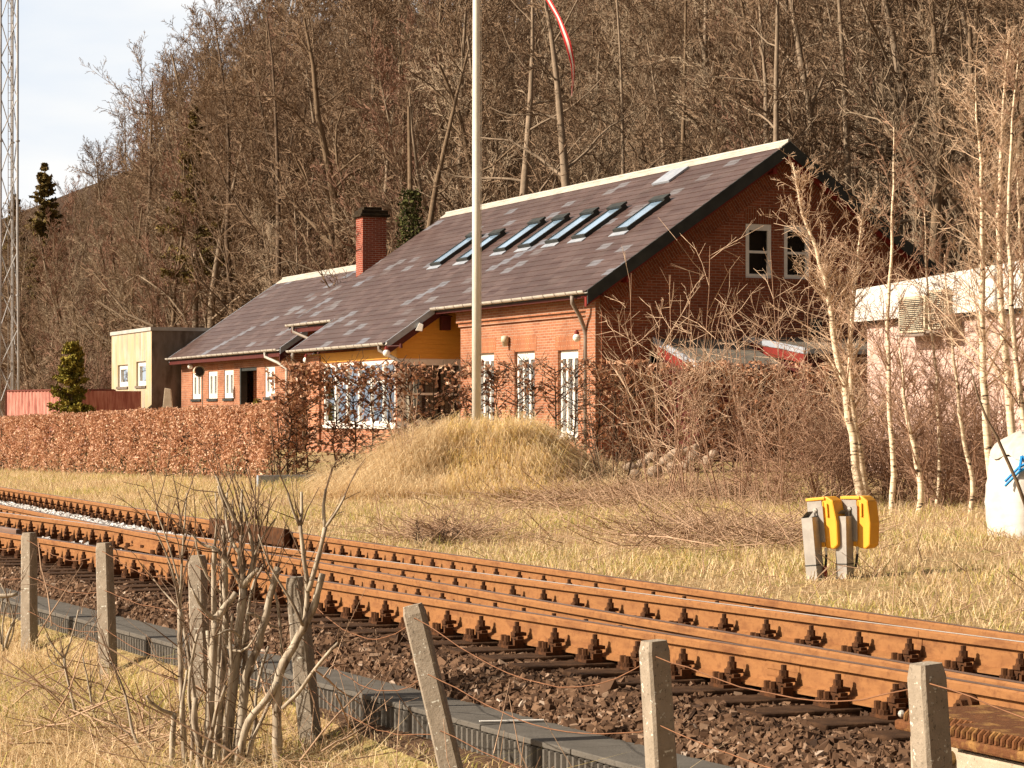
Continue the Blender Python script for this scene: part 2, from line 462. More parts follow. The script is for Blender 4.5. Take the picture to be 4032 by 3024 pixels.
M['mast'] = noisy('galvanised_mast', (.42, .41, .41), (.30, .29, .29), 2, .55, .4)
M['orange'] = noisy('yellow_plastic', (.88, .42, .03), (.80, .36, .025), 4, .5, .4)
M['flagpole'] = noisy('white_pole', (.80, .77, .68), (.68, .64, .54), 1.5, .4, .4)
M['globe'] = N('opal_globe').fin((.82, .78, .70), .3, 0, .5)
M['beige'] = noisy('beige_plastic', (.62, .53, .38), (.5, .42, .3), 6, .5, .3)
M['rock'] = noisy('fieldstone', (.28, .20, .14), (.44, .34, .26), 4, .9, .2, bump=.6, bscale=16)
def m_stained():
    n = N('stained_render'); v = n.coord('Object', (2.2, 2.2, .22))
    f = n.noise(1.6, 6, v)
    c = n.ramp(f, [(.28, (.17, .145, .11)), (.42, (.40, .34, .245)), (.52, (.46, .35, .19)), (.58, (.42, .36, .27)), (.7, (.52, .47, .38))])
    g = n.noise(1.2, 5, n.coord())
    c = n.mix(n.ramp(g, [(.5, (0, 0, 0)), (.75, (.7, .7, .7))]), c, (.45, .42, .36))
    n.bump(n.noise(30, 4, n.coord()), .3, .01)
    return n.fin(c, .9, 0, .2)
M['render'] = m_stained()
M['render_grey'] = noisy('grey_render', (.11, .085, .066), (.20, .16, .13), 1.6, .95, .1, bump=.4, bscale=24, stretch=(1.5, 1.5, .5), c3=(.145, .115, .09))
def m_pink():
    n = N('pink_brick')
    tc = n.new('ShaderNodeTexCoord'); sp = n.new('ShaderNodeSeparateXYZ'); n.L(tc.outputs['Object'], sp.inputs[0])
    cb = n.new('ShaderNodeCombineXYZ'); n.L(n.math('ADD', sp.outputs[0], sp.outputs[1]), cb.inputs[0]); n.L(sp.outputs[2], cb.inputs[1])
    b = n.new('ShaderNodeTexBrick'); n.L(cb.outputs[0], b.inputs['Vector'])
    for k, val in (('Scale', 1), ('Brick Width', .24), ('Row Height', .0667), ('Mortar Size', .006), ('Mortar Smooth', .3)): b.inputs[k].default_value = val
    b.inputs['Color1'].default_value = (.60, .42, .36, 1); b.inputs['Color2'].default_value = (.53, .36, .31, 1); b.inputs['Mortar'].default_value = (.60, .46, .40, 1)
    n.bump(n.math('MULTIPLY', b.outputs['Fac'], -1), .5, .006)
    c = n.mix(.4, b.outputs['Color'], n.ramp(n.noise(.8, 5, tc.outputs['Object']), [(.3, (.75, .75, .75)), (.7, (1.05, 1.05, 1.05))]), 'MULTIPLY')
    return n.fin(c, .85, 0, .2)
M['pink'] = m_pink()
M['fascia'] = noisy('white_fascia', (.66, .66, .62), (.58, .58, .54), 1.5, .5, .3)
def m_corr():
    n = N('faded_red_steel'); v = n.coord('Object', (1, 1, .15))
    c = n.ramp(n.noise(9, 5, v), [(.3, (.22, .055, .04)), (.5, (.42, .17, .13)), (.7, (.52, .28, .22))])
    return n.fin(c, .7, 0, .3)
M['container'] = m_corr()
M['container_dark'] = noisy('rusty_shaded_red_steel', (.10, .02, .014), (.16, .05, .03), 6, .8, .2)
M['sack'] = noisy('woven_white_sack', (.62, .58, .53), (.54, .50, .45), 5, .7, .2, bump=.5, bscale=55, stretch=(1, 1, 4))
M['sackgrey'] = noisy('grey_sack_top', (.42, .38, .33), (.55, .5, .44), 7, .7, .2, bump=.4, bscale=30)
M['blue'] = noisy('blue_webbing', (.02, .24, .62), (.03, .32, .72), 20, .6, .3)
M['shedroof'] = noisy('bitumen_roof', (.11, .10, .085), (.19, .165, .13), 3, .8, .3)
M['pole_end'] = noisy('cut_wood', (.62, .45, .28), (.52, .36, .22), 20)
def m_ground():
    n = N('ground_soil'); v = n.coord('Object')
    tc = n.new('ShaderNodeTexCoord'); sp = n.new('ShaderNodeSeparateXYZ'); n.L(tc.outputs['Object'], sp.inputs[0])
    t = n.math('ADD', n.math('MULTIPLY', n.math('SUBTRACT', sp.outputs[0], HX), CS), n.math('MULTIPLY', n.math('SUBTRACT', sp.outputs[1], HY), SN))
    a = n.noise(1.3, 6, v); f = n.noise(16, 5, v)
    straw = n.ramp(f, [(.3, (.14, .085, .042)), (.5, (.32, .215, .105)), (.72, (.52, .38, .21))])
    green = n.ramp(f, [(.3, (.12, .11, .03)), (.7, (.36, .33, .09))])
    g = n.mix(n.ramp(a, [(.50, (0, 0, 0)), (.68, (.7, .7, .7))]), straw, green)
    bed = n.ramp(n.noise(30, 4, v), [(.3, (.045, .026, .016)), (.7, (.13, .075, .045))])
    shaded_litter = n.ramp(n.noise(3, 6, v), [(.3, (.025, .015, .009)), (.7, (.075, .043, .025))])  # leaf litter, with the shade of the wood put into its colour
    isb = n.math('MULTIPLY', n.math('GREATER_THAN', t, -19.05), n.math('LESS_THAN', t, -14.95))
    g = n.mix(isb, g, bed)
    mr = n.new('ShaderNodeMapRange'); n.L(t, mr.inputs[0]); mr.inputs[1].default_value = 9; mr.inputs[2].default_value = 13
    g = n.mix(mr.outputs[0], g, shaded_litter)
    n.bump(f, .8, .03)
    return n.fin(g, .95, 0, .1)
M['ground'] = m_ground()

# ------------------------------------------------------------------ ground and hillside
def grid_mesh(name, S, T, m, **kw):
    ss, tt = np.meshgrid(S, T, indexing='ij')
    z = gz(ss, tt)
    z = np.minimum(z, 46)
    V = np.stack([HX - SN * ss + CS * tt, HY + CS * ss + SN * tt, z], -1).reshape(-1, 3)
    ns, ntt = len(S), len(T)
    i = np.arange(ns - 1)[:, None] * ntt; j = np.arange(ntt - 1)[None]
    Q = np.stack([i + j, i + j + 1, i + ntt + j + 1, i + ntt + j], -1).reshape(-1, 4)
    return mesh_obj(name, V, [Q[:, ::-1]], m, smooth=True, **kw)
S_ = np.concatenate([[-1500, -600, -200, -100], np.arange(-60, 20, .5), np.arange(20, 100, 4), [100, 130, 180, 260, 400, 700, 1500]])
T_ = np.concatenate([[-1500, -500, -150, -60, -40, -30], np.arange(-25, -20, .5), np.arange(-20, -14, .1), np.arange(-14, 0, .5), np.arange(0, 11.6, 1.15)])
T_ = np.unique(np.append(T_[T_ < 11.4], 11.5))
grid_mesh('ground', S_, T_, M['ground'], kind='structure')
S2 = np.concatenate([[-1500, -600, -200], np.arange(-100, 260, 6), [300, 500, 900, 1500]])
T2 = np.concatenate([np.arange(11.5, 90, 3), [100, 150, 300, 700, 1500]])
grid_mesh('hillside', S2, T2, M['ground'], kind='structure')

# ------------------------------------------------------------------ the railway house (local x = t, y = s)
house = empty('railway_house', (HX, HY, 0), H_ANG, label='long red brick railway house with dark slate roof and a row of skylights', cat='house')
SL = .684; PC = 1 / math.hypot(1, SL); PS = SL * PC       # roof slope
EZ, ET = 4.31, -.5                                           # eave
RT, RZ = 4.76, 4.31 + .684 * 5.26
GZ = .35
HL = 20.9; HW = 9.52
def FR(tp): return lambda a, b, z: (tp - b, a, z)          # wall facing the tracks: a = s, b = outwards
def GA(sp): return lambda a, b, z: (a, sp - b, z)          # wall facing the camera: a = t
def holes_wall(fn, a0, a1, z0, top, holes, depth=.13, breaks=()):
    mb = MB()
    A = sorted(set([a0, a1, *breaks] + [v for h in holes for v in h[:2]]))
    for p, q in zip(A[:-1], A[1:]):
        hs_ = sorted([(h[2], h[3]) for h in holes if h[0] <= p + 1e-6 and h[1] >= q - 1e-6])
        z = z0
        for (u, v) in hs_:
            if u > z + 1e-6: mb.quad(fn(p, 0, z), fn(q, 0, z), fn(q, 0, u), fn(p, 0, u))
            z = v
        mb.quad(fn(p, 0, z), fn(q, 0, z), fn(q, 0, top(q)), fn(p, 0, top(p)))
    for (p, q, u, v) in [h[:4] for h in holes]:
        mb.quad(fn(p, 0, u), fn(p, -depth, u), fn(p, -depth, v), fn(p, 0, v))
        mb.quad(fn(q, 0, u), fn(q, -depth, u), fn(q, -depth, v), fn(q, 0, v))
        mb.quad(fn(p, 0, u), fn(q, 0, u), fn(q, -depth, u), fn(p, -depth, u))
        mb.quad(fn(p, 0, v), fn(q, 0, v), fn(q, -depth, v), fn(p, -depth, v))
    return mb
def bxf(mb, fn, a0, a1, b0, b1, z0, z1): mb.box(a0, a1, b0, b1, z0, z1, fn)
def window(parent, fn, a0, a1, z0, z1, bars_v=(), bars_h=(), fw=.09, inset=.10, sill=True, sillmat='brick', name='window', arch=0.0, bw=.06, curtain=False, dark=True, label=None):
    fr = MB(); i0, i1 = -inset - .05, -inset + .02
    g = .004
    bxf(fr, fn, a0 + g, a0 + fw, i0, i1, z0 + g, z1 - g); bxf(fr, fn, a1 - fw, a1 - g, i0, i1, z0 + g, z1 - g)
    bxf(fr, fn, a0 + fw, a1 - fw, i0, i1, z0 + g, z0 + fw); bxf(fr, fn, a0 + fw, a1 - fw, i0, i1, z1 - fw - arch, z1 - g)
    for v in bars_v: bxf(fr, fn, v - bw, v + bw, i0, i1, z0 + fw, z1 - fw - arch)
    for h in bars_h:
        xs = [a0 + fw] + [x for v in bars_v for x in (v - bw, v + bw)] + [a1 - fw]
        for k in range(0, len(xs), 2): bxf(fr, fn, xs[k], xs[k + 1], i0 + .01, i1 - .008, h - .03, h + .03)
    f = MB(); b = -inset - .02
    f.quad(fn(a0 + fw, b, z0 + fw), fn(a1 - fw, b, z0 + fw), fn(a1 - fw, b, z1 - fw), fn(a0 + fw, b, z1 - fw))
    wo = fr.build(name, M['white'], parent)
    if label: wo['label'] = label
    f.build('pane', M['glass'], wo)
    if dark:
        d = MB(); e = -inset - .45
        d.quad(fn(a0 - .02, e, z0 - .02), fn(a1 + .02, e, z0 - .02), fn(a1 + .02, e, z1 + .02), fn(a0 - .02, e, z1 + .02))
        for (p, q) in ((a0 - .02, a0 - .02), (a1 + .02, a1 + .02)):
            d.quad(fn(p, -inset - .06, z0), fn(p, e, z0), fn(p, e, z1), fn(p, -inset - .06, z1))
        d.build('room_behind', M['interior'], wo)
    if curtain:
        c = MB(); k = a0 + fw; i = 0
        while k < a1 - fw:
            c.box(k, k + .10, -inset - .20, -inset - .19, z0 + .1, z1 - .1, fn); k += .10 + (.02 if i % 3 else .10); i += 1
        c.build('curtain', M['curtain'], wo)
    if sill:
        s_ = MB(); bxf(s_, fn, a0 - .06, a1 + .06, -inset + .03, .05, z0 - .09, z0 - .003)
        s_.build('sill', M[sillmat], wo)
    return wo

# front wall pieces
fdoors = [(1.20, 2.34, 1.0, 3.02), (3.69, 4.92, 1.0, 3.05), (6.20, 7.40, 1.0, 3.07)]
mb = holes_wall(FR(0), 0, 8.43, GZ - .3, lambda a: 4.5, fdoors)
mb.quad((0, 8.43, GZ - .3), (.6, 8.43, GZ - .3), (.6, 8.43, 4.5), (0, 8.43, 4.5))
mb.quad((.6, 8.43, GZ - .3), (.6, 9.3, GZ - .3), (.6, 9.3, 4.5), (.6, 8.43, 4.5))
mb.quad((1.6, 16.7, GZ - .3), (1.6, HL, GZ - .3), (1.6, HL, 4.5), (1.6, 16.7, 4.5))
mb.quad((HW, 0, GZ - .3), (HW, HL, GZ - .3), (HW, HL, 4.5), (HW, 0, 4.5))
mb.build('front_wall', M['brick'], house)
band = MB()
band.box(-.13, -.003, .52, 8.43, 3.89, 4.42); band.box(-.065, -.003, .52, 8.43, 3.79, 3.887)
band.box(-.13, -.003, .003, .517, GZ - .3, 4.42)
band.build('corbel_band', M['brick'], house)
gwin = [(3.80, 4.50, 4.72, 6.0), (4.84, 5.54, 4.72, 6.0)]
bwin = (1.25, 1.75, 2.45, 2.98)
roofz = lambda t_: min(RZ, EZ + SL * (t_ - ET) if t_ < RT else RZ - SL * (t_ - RT)) - .16
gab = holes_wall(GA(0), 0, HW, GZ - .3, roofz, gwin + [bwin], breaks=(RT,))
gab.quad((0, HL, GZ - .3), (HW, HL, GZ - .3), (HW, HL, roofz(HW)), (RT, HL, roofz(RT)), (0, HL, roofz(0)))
gab.build('gable_wall', M['brick_gable'], house)
# brick bands under the rakes, corner piers
rb = MB()
for sg in (1, -1):
    P = [(0.80, .62), (0.80, .02), (RT, .02), (RT, .62)]
    pts = [(RT - sg * (RT - t_), roofz(t_) - dz) for t_, dz in ((.0, .03), (RT, .03), (RT, .70), (.80, .70), (.80, .03 + .67), (0, .70))]
    pts = [pts[0], pts[1], pts[2], pts[3], pts[5]]
    rb.prism(pts, -.06, -.003, lambda u, v, a: (u, a, v))
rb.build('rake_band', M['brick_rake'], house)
rs = MB()
for sg in (1, -1):
    pts = [(RT - sg * (RT - t_), roofz(t_) - dz) for t_, dz in ((.80, .705), (RT, .705), (RT, .77), (.80, .77))]
    rs.prism(pts, -.03, -.003, lambda u, v, a: (u, a, v))
for x0 in (.003, HW - .80): rs.box(x0, x0 + .797, -.045, -.004, GZ - .3, 3.9)
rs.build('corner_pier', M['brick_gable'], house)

# roof: courses of slates, stepped
def course_roof(name, ridge_t, ridge_z, rows, srange, m, parent, thick=.012, exp=.28):
    """rows from the ridge down; srange(dist) -> list of (s0, s1)"""
    V = []; Fq = []
    for r in range(rows):
        d0, d1 = r * exp, (r + 1) * exp
        for (a, b) in srange((d0 + d1) / 2):
            p = []
            for d, h in ((d0, .002), (d1, .002 + thick), (d1, -.006)):
                p.append((ridge_t - d * PC - h * PS * -1 * -1, ridge_z - d * PS + h * PC))
            n = len(V)
            for (x, z) in p: V += [(x, a, z), (x, b, z)]
            Fq += [(n, n + 1, n + 3, n + 2), (n + 2, n + 3, n + 5, n + 4)]
    return mesh_obj(name, V, Fq, m, parent)
LEN = (RT - ET) / PC
nrow = round(LEN / .28)
CL = (RT + 1.845) / PC
nr2 = round(CL / .28)
def main_rng(d):
    if d < LEN: return [(-.38, 21.15)]
    return [(9.05, 16.9)]
roof = course_roof('roof', RT, RZ + .02, nr2, main_rng, M['slate'], house)
sl = MB()
def slab(mb, t0, t1, s0, s1, zoff, th, rt=RT, rz=RZ):
    f = lambda t_: rz - SL * abs(rt - t_)
    mb.prism([(t0, f(t0) + zoff), (t1, f(t1) + zoff), (t1, f(t1) + zoff - th), (t0, f(t0) + zoff - th)], s0, s1, lambda u, v, a: (u, a, v))
slab(sl, ET, RT, -.375, 21.145, -.006, .10); slab(sl, -1.83, ET - .002, 9.055, 16.895, -.006, .10)
slab(sl, RT + .002, RT + (RT - ET), -.375, 21.145, -.006, .10)
sl.build('roof_deck', M['black'], roof)
bk = MB()
bk.quad((RT, -.38, RZ + .02), (RT, 21.15, RZ + .02), (2 * RT - ET, 21.15, EZ + .02), (2 * RT - ET, -.38, EZ + .02))
bk.build('rear_slates', M['slate'], roof)
rc = MB(); 
for sg in (1, -1): rc.prism([(RT, RZ + .055), (RT - sg * .22, RZ + .055 - SL * .22), (RT - sg * .22, RZ + .03 - SL * .22), (RT, RZ + .03)], -.40, 21.17, lambda u, v, a: (u, a, v))
rc.tube([(RT, -.40, RZ + .05), (RT, 21.17, RZ + .05)], .05, 8)
rc.build('ridge_cap', M['ridge'], roof)
# verges: black boards, red soffit and rafter
vb = MB()
f_ = lambda t_: RZ - SL * abs(RT - t_)
for sg in (1, -1):
    q = [(RT - sg * (RT - t_), f_(t_) + dz) for t_, dz in ((ET - .02, .03), (RT, .03), (RT, -.29), (ET - .02, -.29))]
    vb.prism(q, -.42, -.38, lambda u, v, a: (u, a, v))
    vb.prism(q[:2] + [(q[1][0], q[1][1] - .15), (q[0][0], q[0][1] - .15)], 21.15, 21.18, lambda u, v, a: (u, a, v))
vb.build('bargeboard', M['black'], house)
rd = MB()
for sg in (1, -1):
    q = [(RT - sg * (RT - t_), f_(t_) + dz) for t_, dz in ((ET - .0, -.12), (RT, -.12), (RT, -.36), (ET - .0, -.36))]
    rd.prism(q, -.30, -.20, lambda u, v, a: (u, a, v))
    q = [(RT - sg * (RT - t_), f_(t_) + dz) for t_, dz in ((ET, -.115), (RT, -.115), (RT, -.14), (ET, -.14))]
    rd.prism(q, -.379, -.005, lambda u, v, a: (u, a, v))
    for (tt_, ln) in ((.55, .34), (RT - .35, .30)):
        x = RT - sg * (RT - tt_)
        rd.box(x - .05, x + .05, -.34, -.004, f_(tt_) - .50, f_(tt_) - .365)
rd.build('red_soffit', M['red'], house)
# catslide verges and eave boards
cv = MB()
for s0, s1 in ((9.01, 9.05), (16.9, 16.94)):
    q = [(t_, f_(t_) + dz) for t_, dz in ((-1.86, .035), (ET, .035), (ET, -.15), (-1.86, -.15))]
    cv.prism(q, s0, s1, lambda u, v, a: (u, a, v))
cv.build('verge_flashing', M['flash'], house)
ev = MB()
ev.prism([(t_, f_(t_) + dz) for t_, dz in ((-1.80, -.12), (0, -.12), (0, -.36), (-1.80, -.36))], 9.12, 9.18, lambda u, v, a: (u, a, v))
ev.box(-.48, -.44, -.36, 9.0, 4.15, 4.22); ev.box(-.44, -.004, -.36, 9.0, 4.20, 4.22)
ev.box(-.48, -.44, 16.95, 21.1, 4.05, 4.20); ev.box(-.44, 1.6, 16.95, 21.1, 4.12, 4.14)
ev.build('eave_board', M['darkred'], house)
def gutter(s0, s1, t_, z, parent, m='zinc', end=None):
    g = MB(); n = 9
    prof = [(.075 * math.cos(math.pi + math.pi * k / n), .075 * math.sin(math.pi + math.pi * k / n)) for k in range(n + 1)]
    prof = prof + [(u * .9, v * .9) for u, v in prof[::-1]]
    g.prism(prof, s0, s1, lambda u, v, a: (t_ + u, a, z + v))
    o = g.build('gutter', M[m], parent)
    b = MB(); k = s0 + .3
    while k < s1:
        pr = [(.083 * math.cos(math.pi + math.pi * i / n), .083 * math.sin(math.pi + math.pi * i / n)) for i in range(n + 1)]
        pr = pr + [(u * .92, v * .92) for u, v in pr[::-1]]
        b.prism(pr, k, k + .03, lambda u, v, a: (t_ + u, a, z + v)); k += .62
    b.build('gutter_bracket', M['pipe'], o)
    return o
gutter(-.40, 9.0, ET - .075, EZ + .0, house)
gutter(16.95, 21.2, ET - .075, EZ + .0, house)
gutter(8.95, 16.98, -1.93, 3.385, house)
def pipe(pts, parent, r=.045, m='zinc', name='downpipe'): return MB().tube(pts, r, 9).build(name, M[m], parent, smooth=True)
pipe([(ET - .075, .30, 4.22), (ET - .06, .33, 4.05), (-.32, .42, 3.75), (-.15, .50, 3.42), (-.14, .50, 3.30), (-.14, .50, .4)], house, .05, 'pipe')
MB().cyl((-.14, .50), .062, 2.55, 2.62).build('pipe_clamp', M['zinc'], house)
pipe([(-1.93, 9.35, 3.31), (-1.93, 9.36, 3.20), (-1.6, 9.0, 2.95), (-1.25, 8.85, 2.72), (-1.22, 8.83, .4)], house, .05, 'pipe')
pipe([(ET - .075, 20.6, 4.24), (ET - .07, 20.6, 4.08), (-.3, 19.9, 3.85), (-.2, 19.5, 3.4)], house, .05, 'pipe')
pipe([(-1.93, 16.5, 3.31), (-1.92, 16.6, 3.1), (-1.55, 16.78, 2.9), (-1.5, 16.78, .4)], house, .05, 'pipe')
# soldier arches and front windows
for (a, b, z0, z1) in fdoors:
    ar = MB(); ar.box(-.006, -.0, a - .12, b + .12, z1 + .005, z1 + .36)
    ar.build('brick_arch', M['soldier'], house)
    window(house, FR(0), a, b, z0, z1, bars_v=(a + (b - a) * .37, a + (b - a) * .68), fw=.10, arch=.10, bw=.055, name='front_window', sillmat='white')
for (a, b, z0, z1) in gwin:
    ar = MB(); ar.prism([(a - .10, z1 - .05), (a - .06, z1 + .36), ((a + b) / 2, z1 + .41), (b + .06, z1 + .36), (b + .10, z1 - .05), (b, z1 + .004), (a, z1 + .004)][1:5] + [(b + .01, z1 + .005), (a - .01, z1 + .005)], -.007, -.001, lambda u, v, q: (u, q, v))
    ar.build('brick_arch', M['soldier_gable'], house)
    window(house, GA(0), a, b, z0, z1, bars_h=((z0 + z1) / 2 - .02,), fw=.10, name='gable_window', inset=.03, arch=.05, sillmat='soldier_gable')
window(house, GA(0), *bwin, fw=.07, name='basement_window', inset=.06)
MB().box(5.55, 5.82, -.10, -.003, 3.42, 3.78).build('wall_vent', M['black'], house)
# bay with catslide roof
BT = -1.45
cheek = MB()
bw_ = (-1.30, .45, 2.05, 2.92)
cz = lambda t_: f_(t_) - .14
hc = holes_wall(GA(9.3), BT, .6, 2.98, cz, [], breaks=(0,))
hc.build('yellow_cheek', M['yellow'], house)
cl = MB(); z = 3.0
while z < 4.45:
    t0 = max(BT, RT - (RZ - .15 - z - .0) / SL)
    if t0 < .55: cl.prism([(0, 0), (0, .118), (-.006, .118), (-.022, .0)], t0, .6, lambda u, v, a, z=z: (a, 9.298 + u, z + v))
    z += .122
cl.build('cladding_board', M['yellow'], house)
MB().box(BT - .01, BT + .04, 9.3, 16.6, 2.99, 3.26).build('yellow_beam', M['yellow'], house)
bb = holes_wall(FR(BT), 9.3, 15.35, GZ - .3, lambda a: 2.98, [(9.42, 15.2, 1.22, 2.96)])
bb.quad((BT, 15.35, 2.98), (BT, 16.6, 2.98), (BT, 16.6, GZ - .3), (BT, 15.35, GZ - .3))
bb.build('bay_wall', M['brick'], house)
ck = holes_wall(GA(9.3), BT, .6, GZ - .3, lambda a: 2.98, [(BT + .10, .48, 1.22, 2.96)])
ck.build('bay_side_wall', M['white'], house)
MB().box(BT - .07, BT - .003, 15.40, 16.6, GZ - .3, 3.2).build('bay_pier', M['brick'], house)
window(house, FR(BT), 9.42, 15.2, 1.22, 2.96, bars_v=[9.42 + 5.78 * k / 6 for k in range(1, 6)], bars_h=(2.38,), fw=.11, bw=.06, inset=.04, sillmat='white', curtain=False, dark=False, name='bay_window')
window(house, GA(9.3), BT + .10, .48, 1.22, 2.96, bars_h=(2.05,), fw=.15, inset=.03, sillmat='white', curtain=True, dark=False, name='bay_side_window')
rm = MB()
rm.quad((BT + .6, 9.4, 1.0), (BT + .6, 16.5, 1.0), (BT + .6, 16.5, 3.3), (BT + .6, 9.4, 3.3))
rm.build('bay_room', M['curtain'], house)
# skylights
def SKY(s, d, h): return (ET + d * PC - h * PS, s, EZ + .02 + d * PS + h * PC)
skb = [14.55, 12.55, 10.35, 8.70, 6.95, 5.37, 2.98]
sk_low = [2.55, 2.55, 2.78, 2.78, 2.78, 2.80, 2.80]
sk_len = [1.55, 1.40, 1.45, 1.40, 1.42, 1.42, 1.40]
for s1, d0, ln in zip(skb, sk_low, sk_len):
    s0 = s1 - .80; d1 = d0 + ln
    k = MB()
    for (a, b, c, d) in ((s0, s0 + .07, d0, d1), (s1 - .07, s1, d0, d1), (s0 + .07, s1 - .07, d0, d0 + .07), (s0 + .07, s1 - .07, d1 - .07, d1)): k.box(a, b, c, d, -.03, .11, SKY)
    fo = k.build('skylight', M['black'], house)
    p = MB(); p.box(s0 + .07, s1 - .07, d0 + .07, d1 - .07, .02, .092, SKY); p.build('pane', M['sky_painted_glass'], fo)
    h = MB(); h.box(s0 - .02, s1 + .02, d1 - .16, d1 + .05, .112, .17, SKY); h.build('hood', M['black'], fo)
    ap = MB(); ap.box(s0 - .04, s1 + .04, d0 - .16, d0 - .003, .012, .03, SKY); ap.build('apron', M['flash'], fo)
hat = MB(); hat.box(4.05, 5.0, LEN - 1.05, LEN - .36, .02, .07, SKY); hat.build('roof_hatch', M['flash'], house)

# ------------------------------------------------------------------ low wing
wing = empty('side_wing', (HX, HY, 0), H_ANG, label='lower brick wing with white two pane windows joined to the long house', cat='house')
WZ, WT0, WRT = 3.60, -.45, 3.9
WRZ = WZ + SL * (WRT - WT0)
wlen = (WRT - WT0) / PC
wr = course_roof('roof', WRT, WRZ + .02, round(wlen / .28), lambda d: [(22.3, 35.3)], M['slate'], wing)
wd = MB()
slab(wd, WT0, WRT, 22.305, 35.295, -.006, .09, WRT, WRZ); slab(wd, WRT + .002, 2 * WRT - WT0, 22.305, 35.295, -.006, .09, WRT, WRZ)
wd.build('roof_deck', M['black'], wr)
rc = MB()
for sg in (1, -1): rc.prism([(WRT, WRZ + .055), (WRT - sg * .28, WRZ + .055 - SL * .28), (WRT - sg * .28, WRZ + .03 - SL * .28), (WRT, WRZ + .03)], 22.3, 35.3, lambda u, v, a: (u, a, v))
rc.tube([(WRT, 22.3, WRZ + .05), (WRT, 35.3, WRZ + .05)], .04, 8)
rc.build('ridge_cap', M['ridge'], wr)
wf = lambda t_: WRZ - SL * abs(WRT - t_)
v = MB()
for s0, s1 in ((22.26, 22.3), (35.3, 35.36)):
    v.prism([(t_, wf(t_) + dz) for t_, dz in ((WT0, .04), (WRT, .04), (WRT, -.16), (WT0, -.16))], s0, s1, lambda u, w_, a: (u, a, w_))
v.build('verge_flashing', M['flash'], wing)
v = MB(); v.prism([(t_, wf(t_) + dz) for t_, dz in ((WT0, -.17), (WRT, -.17), (WRT, -.4), (WT0, -.4))], 22.32, 22.38, lambda u, w_, a: (u, a, w_))
v.box(WT0, WT0 + .03, 22.3, 35.3, WZ - .24, WZ - .11); v.box(WT0 + .03, -.004, 22.4, 35.3, WZ - .16, WZ - .14)
v.build('eave_board', M['darkred'], wing)
wwin = [(32.75, 33.85, 2.10, 3.05), (30.70, 31.82, 2.10, 3.06), (28.78, 29.88, 2.10, 3.07), (24.2, 25.27, 2.10, 3.10)]
wdoor = (26.14, 28.0, .6, 3.11)
ww = holes_wall(FR(0), 22.5, 35.3, .0, lambda a: 3.62, wwin + [wdoor])
ww.quad((0, 22.5, 0), (8, 22.5, 0), (8, 22.5, 3.6), (0, 22.5, 3.6)); ww.quad((0, 22.5, 3.6), (7.8, 22.5, 3.6), (WRT, 22.5, WRZ - .15))
ww.quad((0, 35.3, 0), (8, 35.3, 0), (8, 35.3, 3.6), (0, 35.3, 3.6)); ww.quad((0, 35.3, 3.6), (7.8, 35.3, 3.6), (WRT, 35.3, WRZ - .15))
ww.build('brick_wall', M['brick'], wing)
for q in wwin:
    window(wing, FR(0), *q, bars_v=((q[0] + q[1]) / 2,), fw=.17, bw=.12, inset=.05, sillmat='black')
    a = MB(); a.box(-.006, -.0, q[0] - .1, q[1] + .1, q[3] + .004, q[3] + .22); a.build('brick_arch', M['soldier'], wing)
dr = MB(); fn = FR(0)
bxf(dr, fn, 27.86, 27.995, -.2, .02, .6, 3.105); bxf(dr, fn, 26.145, 27.86, -.16, -.005, 3.0, 3.105)
do = dr.build('doorway', M['black'], wing)
d2 = MB(); z = .7
bxf(d2, fn, 26.15, 26.95, -.62, -.60, .6, 3.0)
while z < 2.98: bxf(d2, fn, 26.17, 26.93, -.598, -.57, z, z + .075); z += .10
d2.build('red_shutter', noisy('shutter_red', (.30, .12, .09), (.24, .09, .07), 5), do)
d3 = MB(); d3.quad(fn(26.95, -.6, .6), fn(27.86, -.6, .6), fn(27.86, -.6, 3.0), fn(26.95, -.6, 3.0)); d3.quad(fn(26.95, -.6, .6), fn(26.95, -.14, .6), fn(26.95, -.14, 3.0), fn(26.95, -.6, 3.0))
d3.build('lobby_wall', M['brick'], do)
gutter(22.3, 35.4, WT0 - .075, WZ, wing)
pipe([(WT0 - .075, 23.6, WZ - .08), (WT0 - .07, 23.6, WZ - .22), (-.25, 23.1, WZ - .42), (-.08, 22.75, WZ - .62), (-.07, 22.75, .3)], wing, .05)
# chimney
ch = empty('brick_chimney', (HX, HY, 0), H_ANG, label='tall square brick chimney with black cap on the low wing roof', cat='chimney')
c = MB(); c.box(3.0, 3.83, 24.15, 24.80, 4.5, 8.03); c.build('stack', M['brick_chimney'], ch)
c = MB(); c.box(2.90, 3.93, 24.05, 24.90, 8.03, 8.13); c.box(2.95, 3.88, 24.1, 24.85, 8.13, 8.26); c.box(3.05, 3.7, 24.2, 24.75, 8.26, 8.36)
c.build('cap', M['soot'], ch, bevel=.02)

# flat roofed annex
ax = empty('concrete_annex', (HX, HY, 0), H_ANG, label='stained grey flat roofed concrete block at the far end of the wing', cat='annex')
aw = [(39.0, 40.55, 2.62, 3.45), (36.35, 37.75, 2.62, 3.52)]
AT = -1.05
a = holes_wall(FR(AT), 35.55, 41.5, 0, lambda q: 4.62, aw, depth=.18); a.build('front_wall', M['render'], ax)
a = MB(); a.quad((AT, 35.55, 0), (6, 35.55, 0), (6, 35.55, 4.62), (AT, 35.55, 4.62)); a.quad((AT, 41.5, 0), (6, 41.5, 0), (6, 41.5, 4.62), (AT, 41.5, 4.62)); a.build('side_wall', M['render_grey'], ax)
a = MB(); a.box(AT - .05, 6, 35.50, 41.55, 4.62, 4.75); a.build('roof_edge', noisy('pale_roof_edge', (.46, .44, .40), (.34, .32, .29), 2), ax)
for q in aw:
    window(ax, FR(AT), *q, fw=.17, inset=.10, sillmat='render_grey')

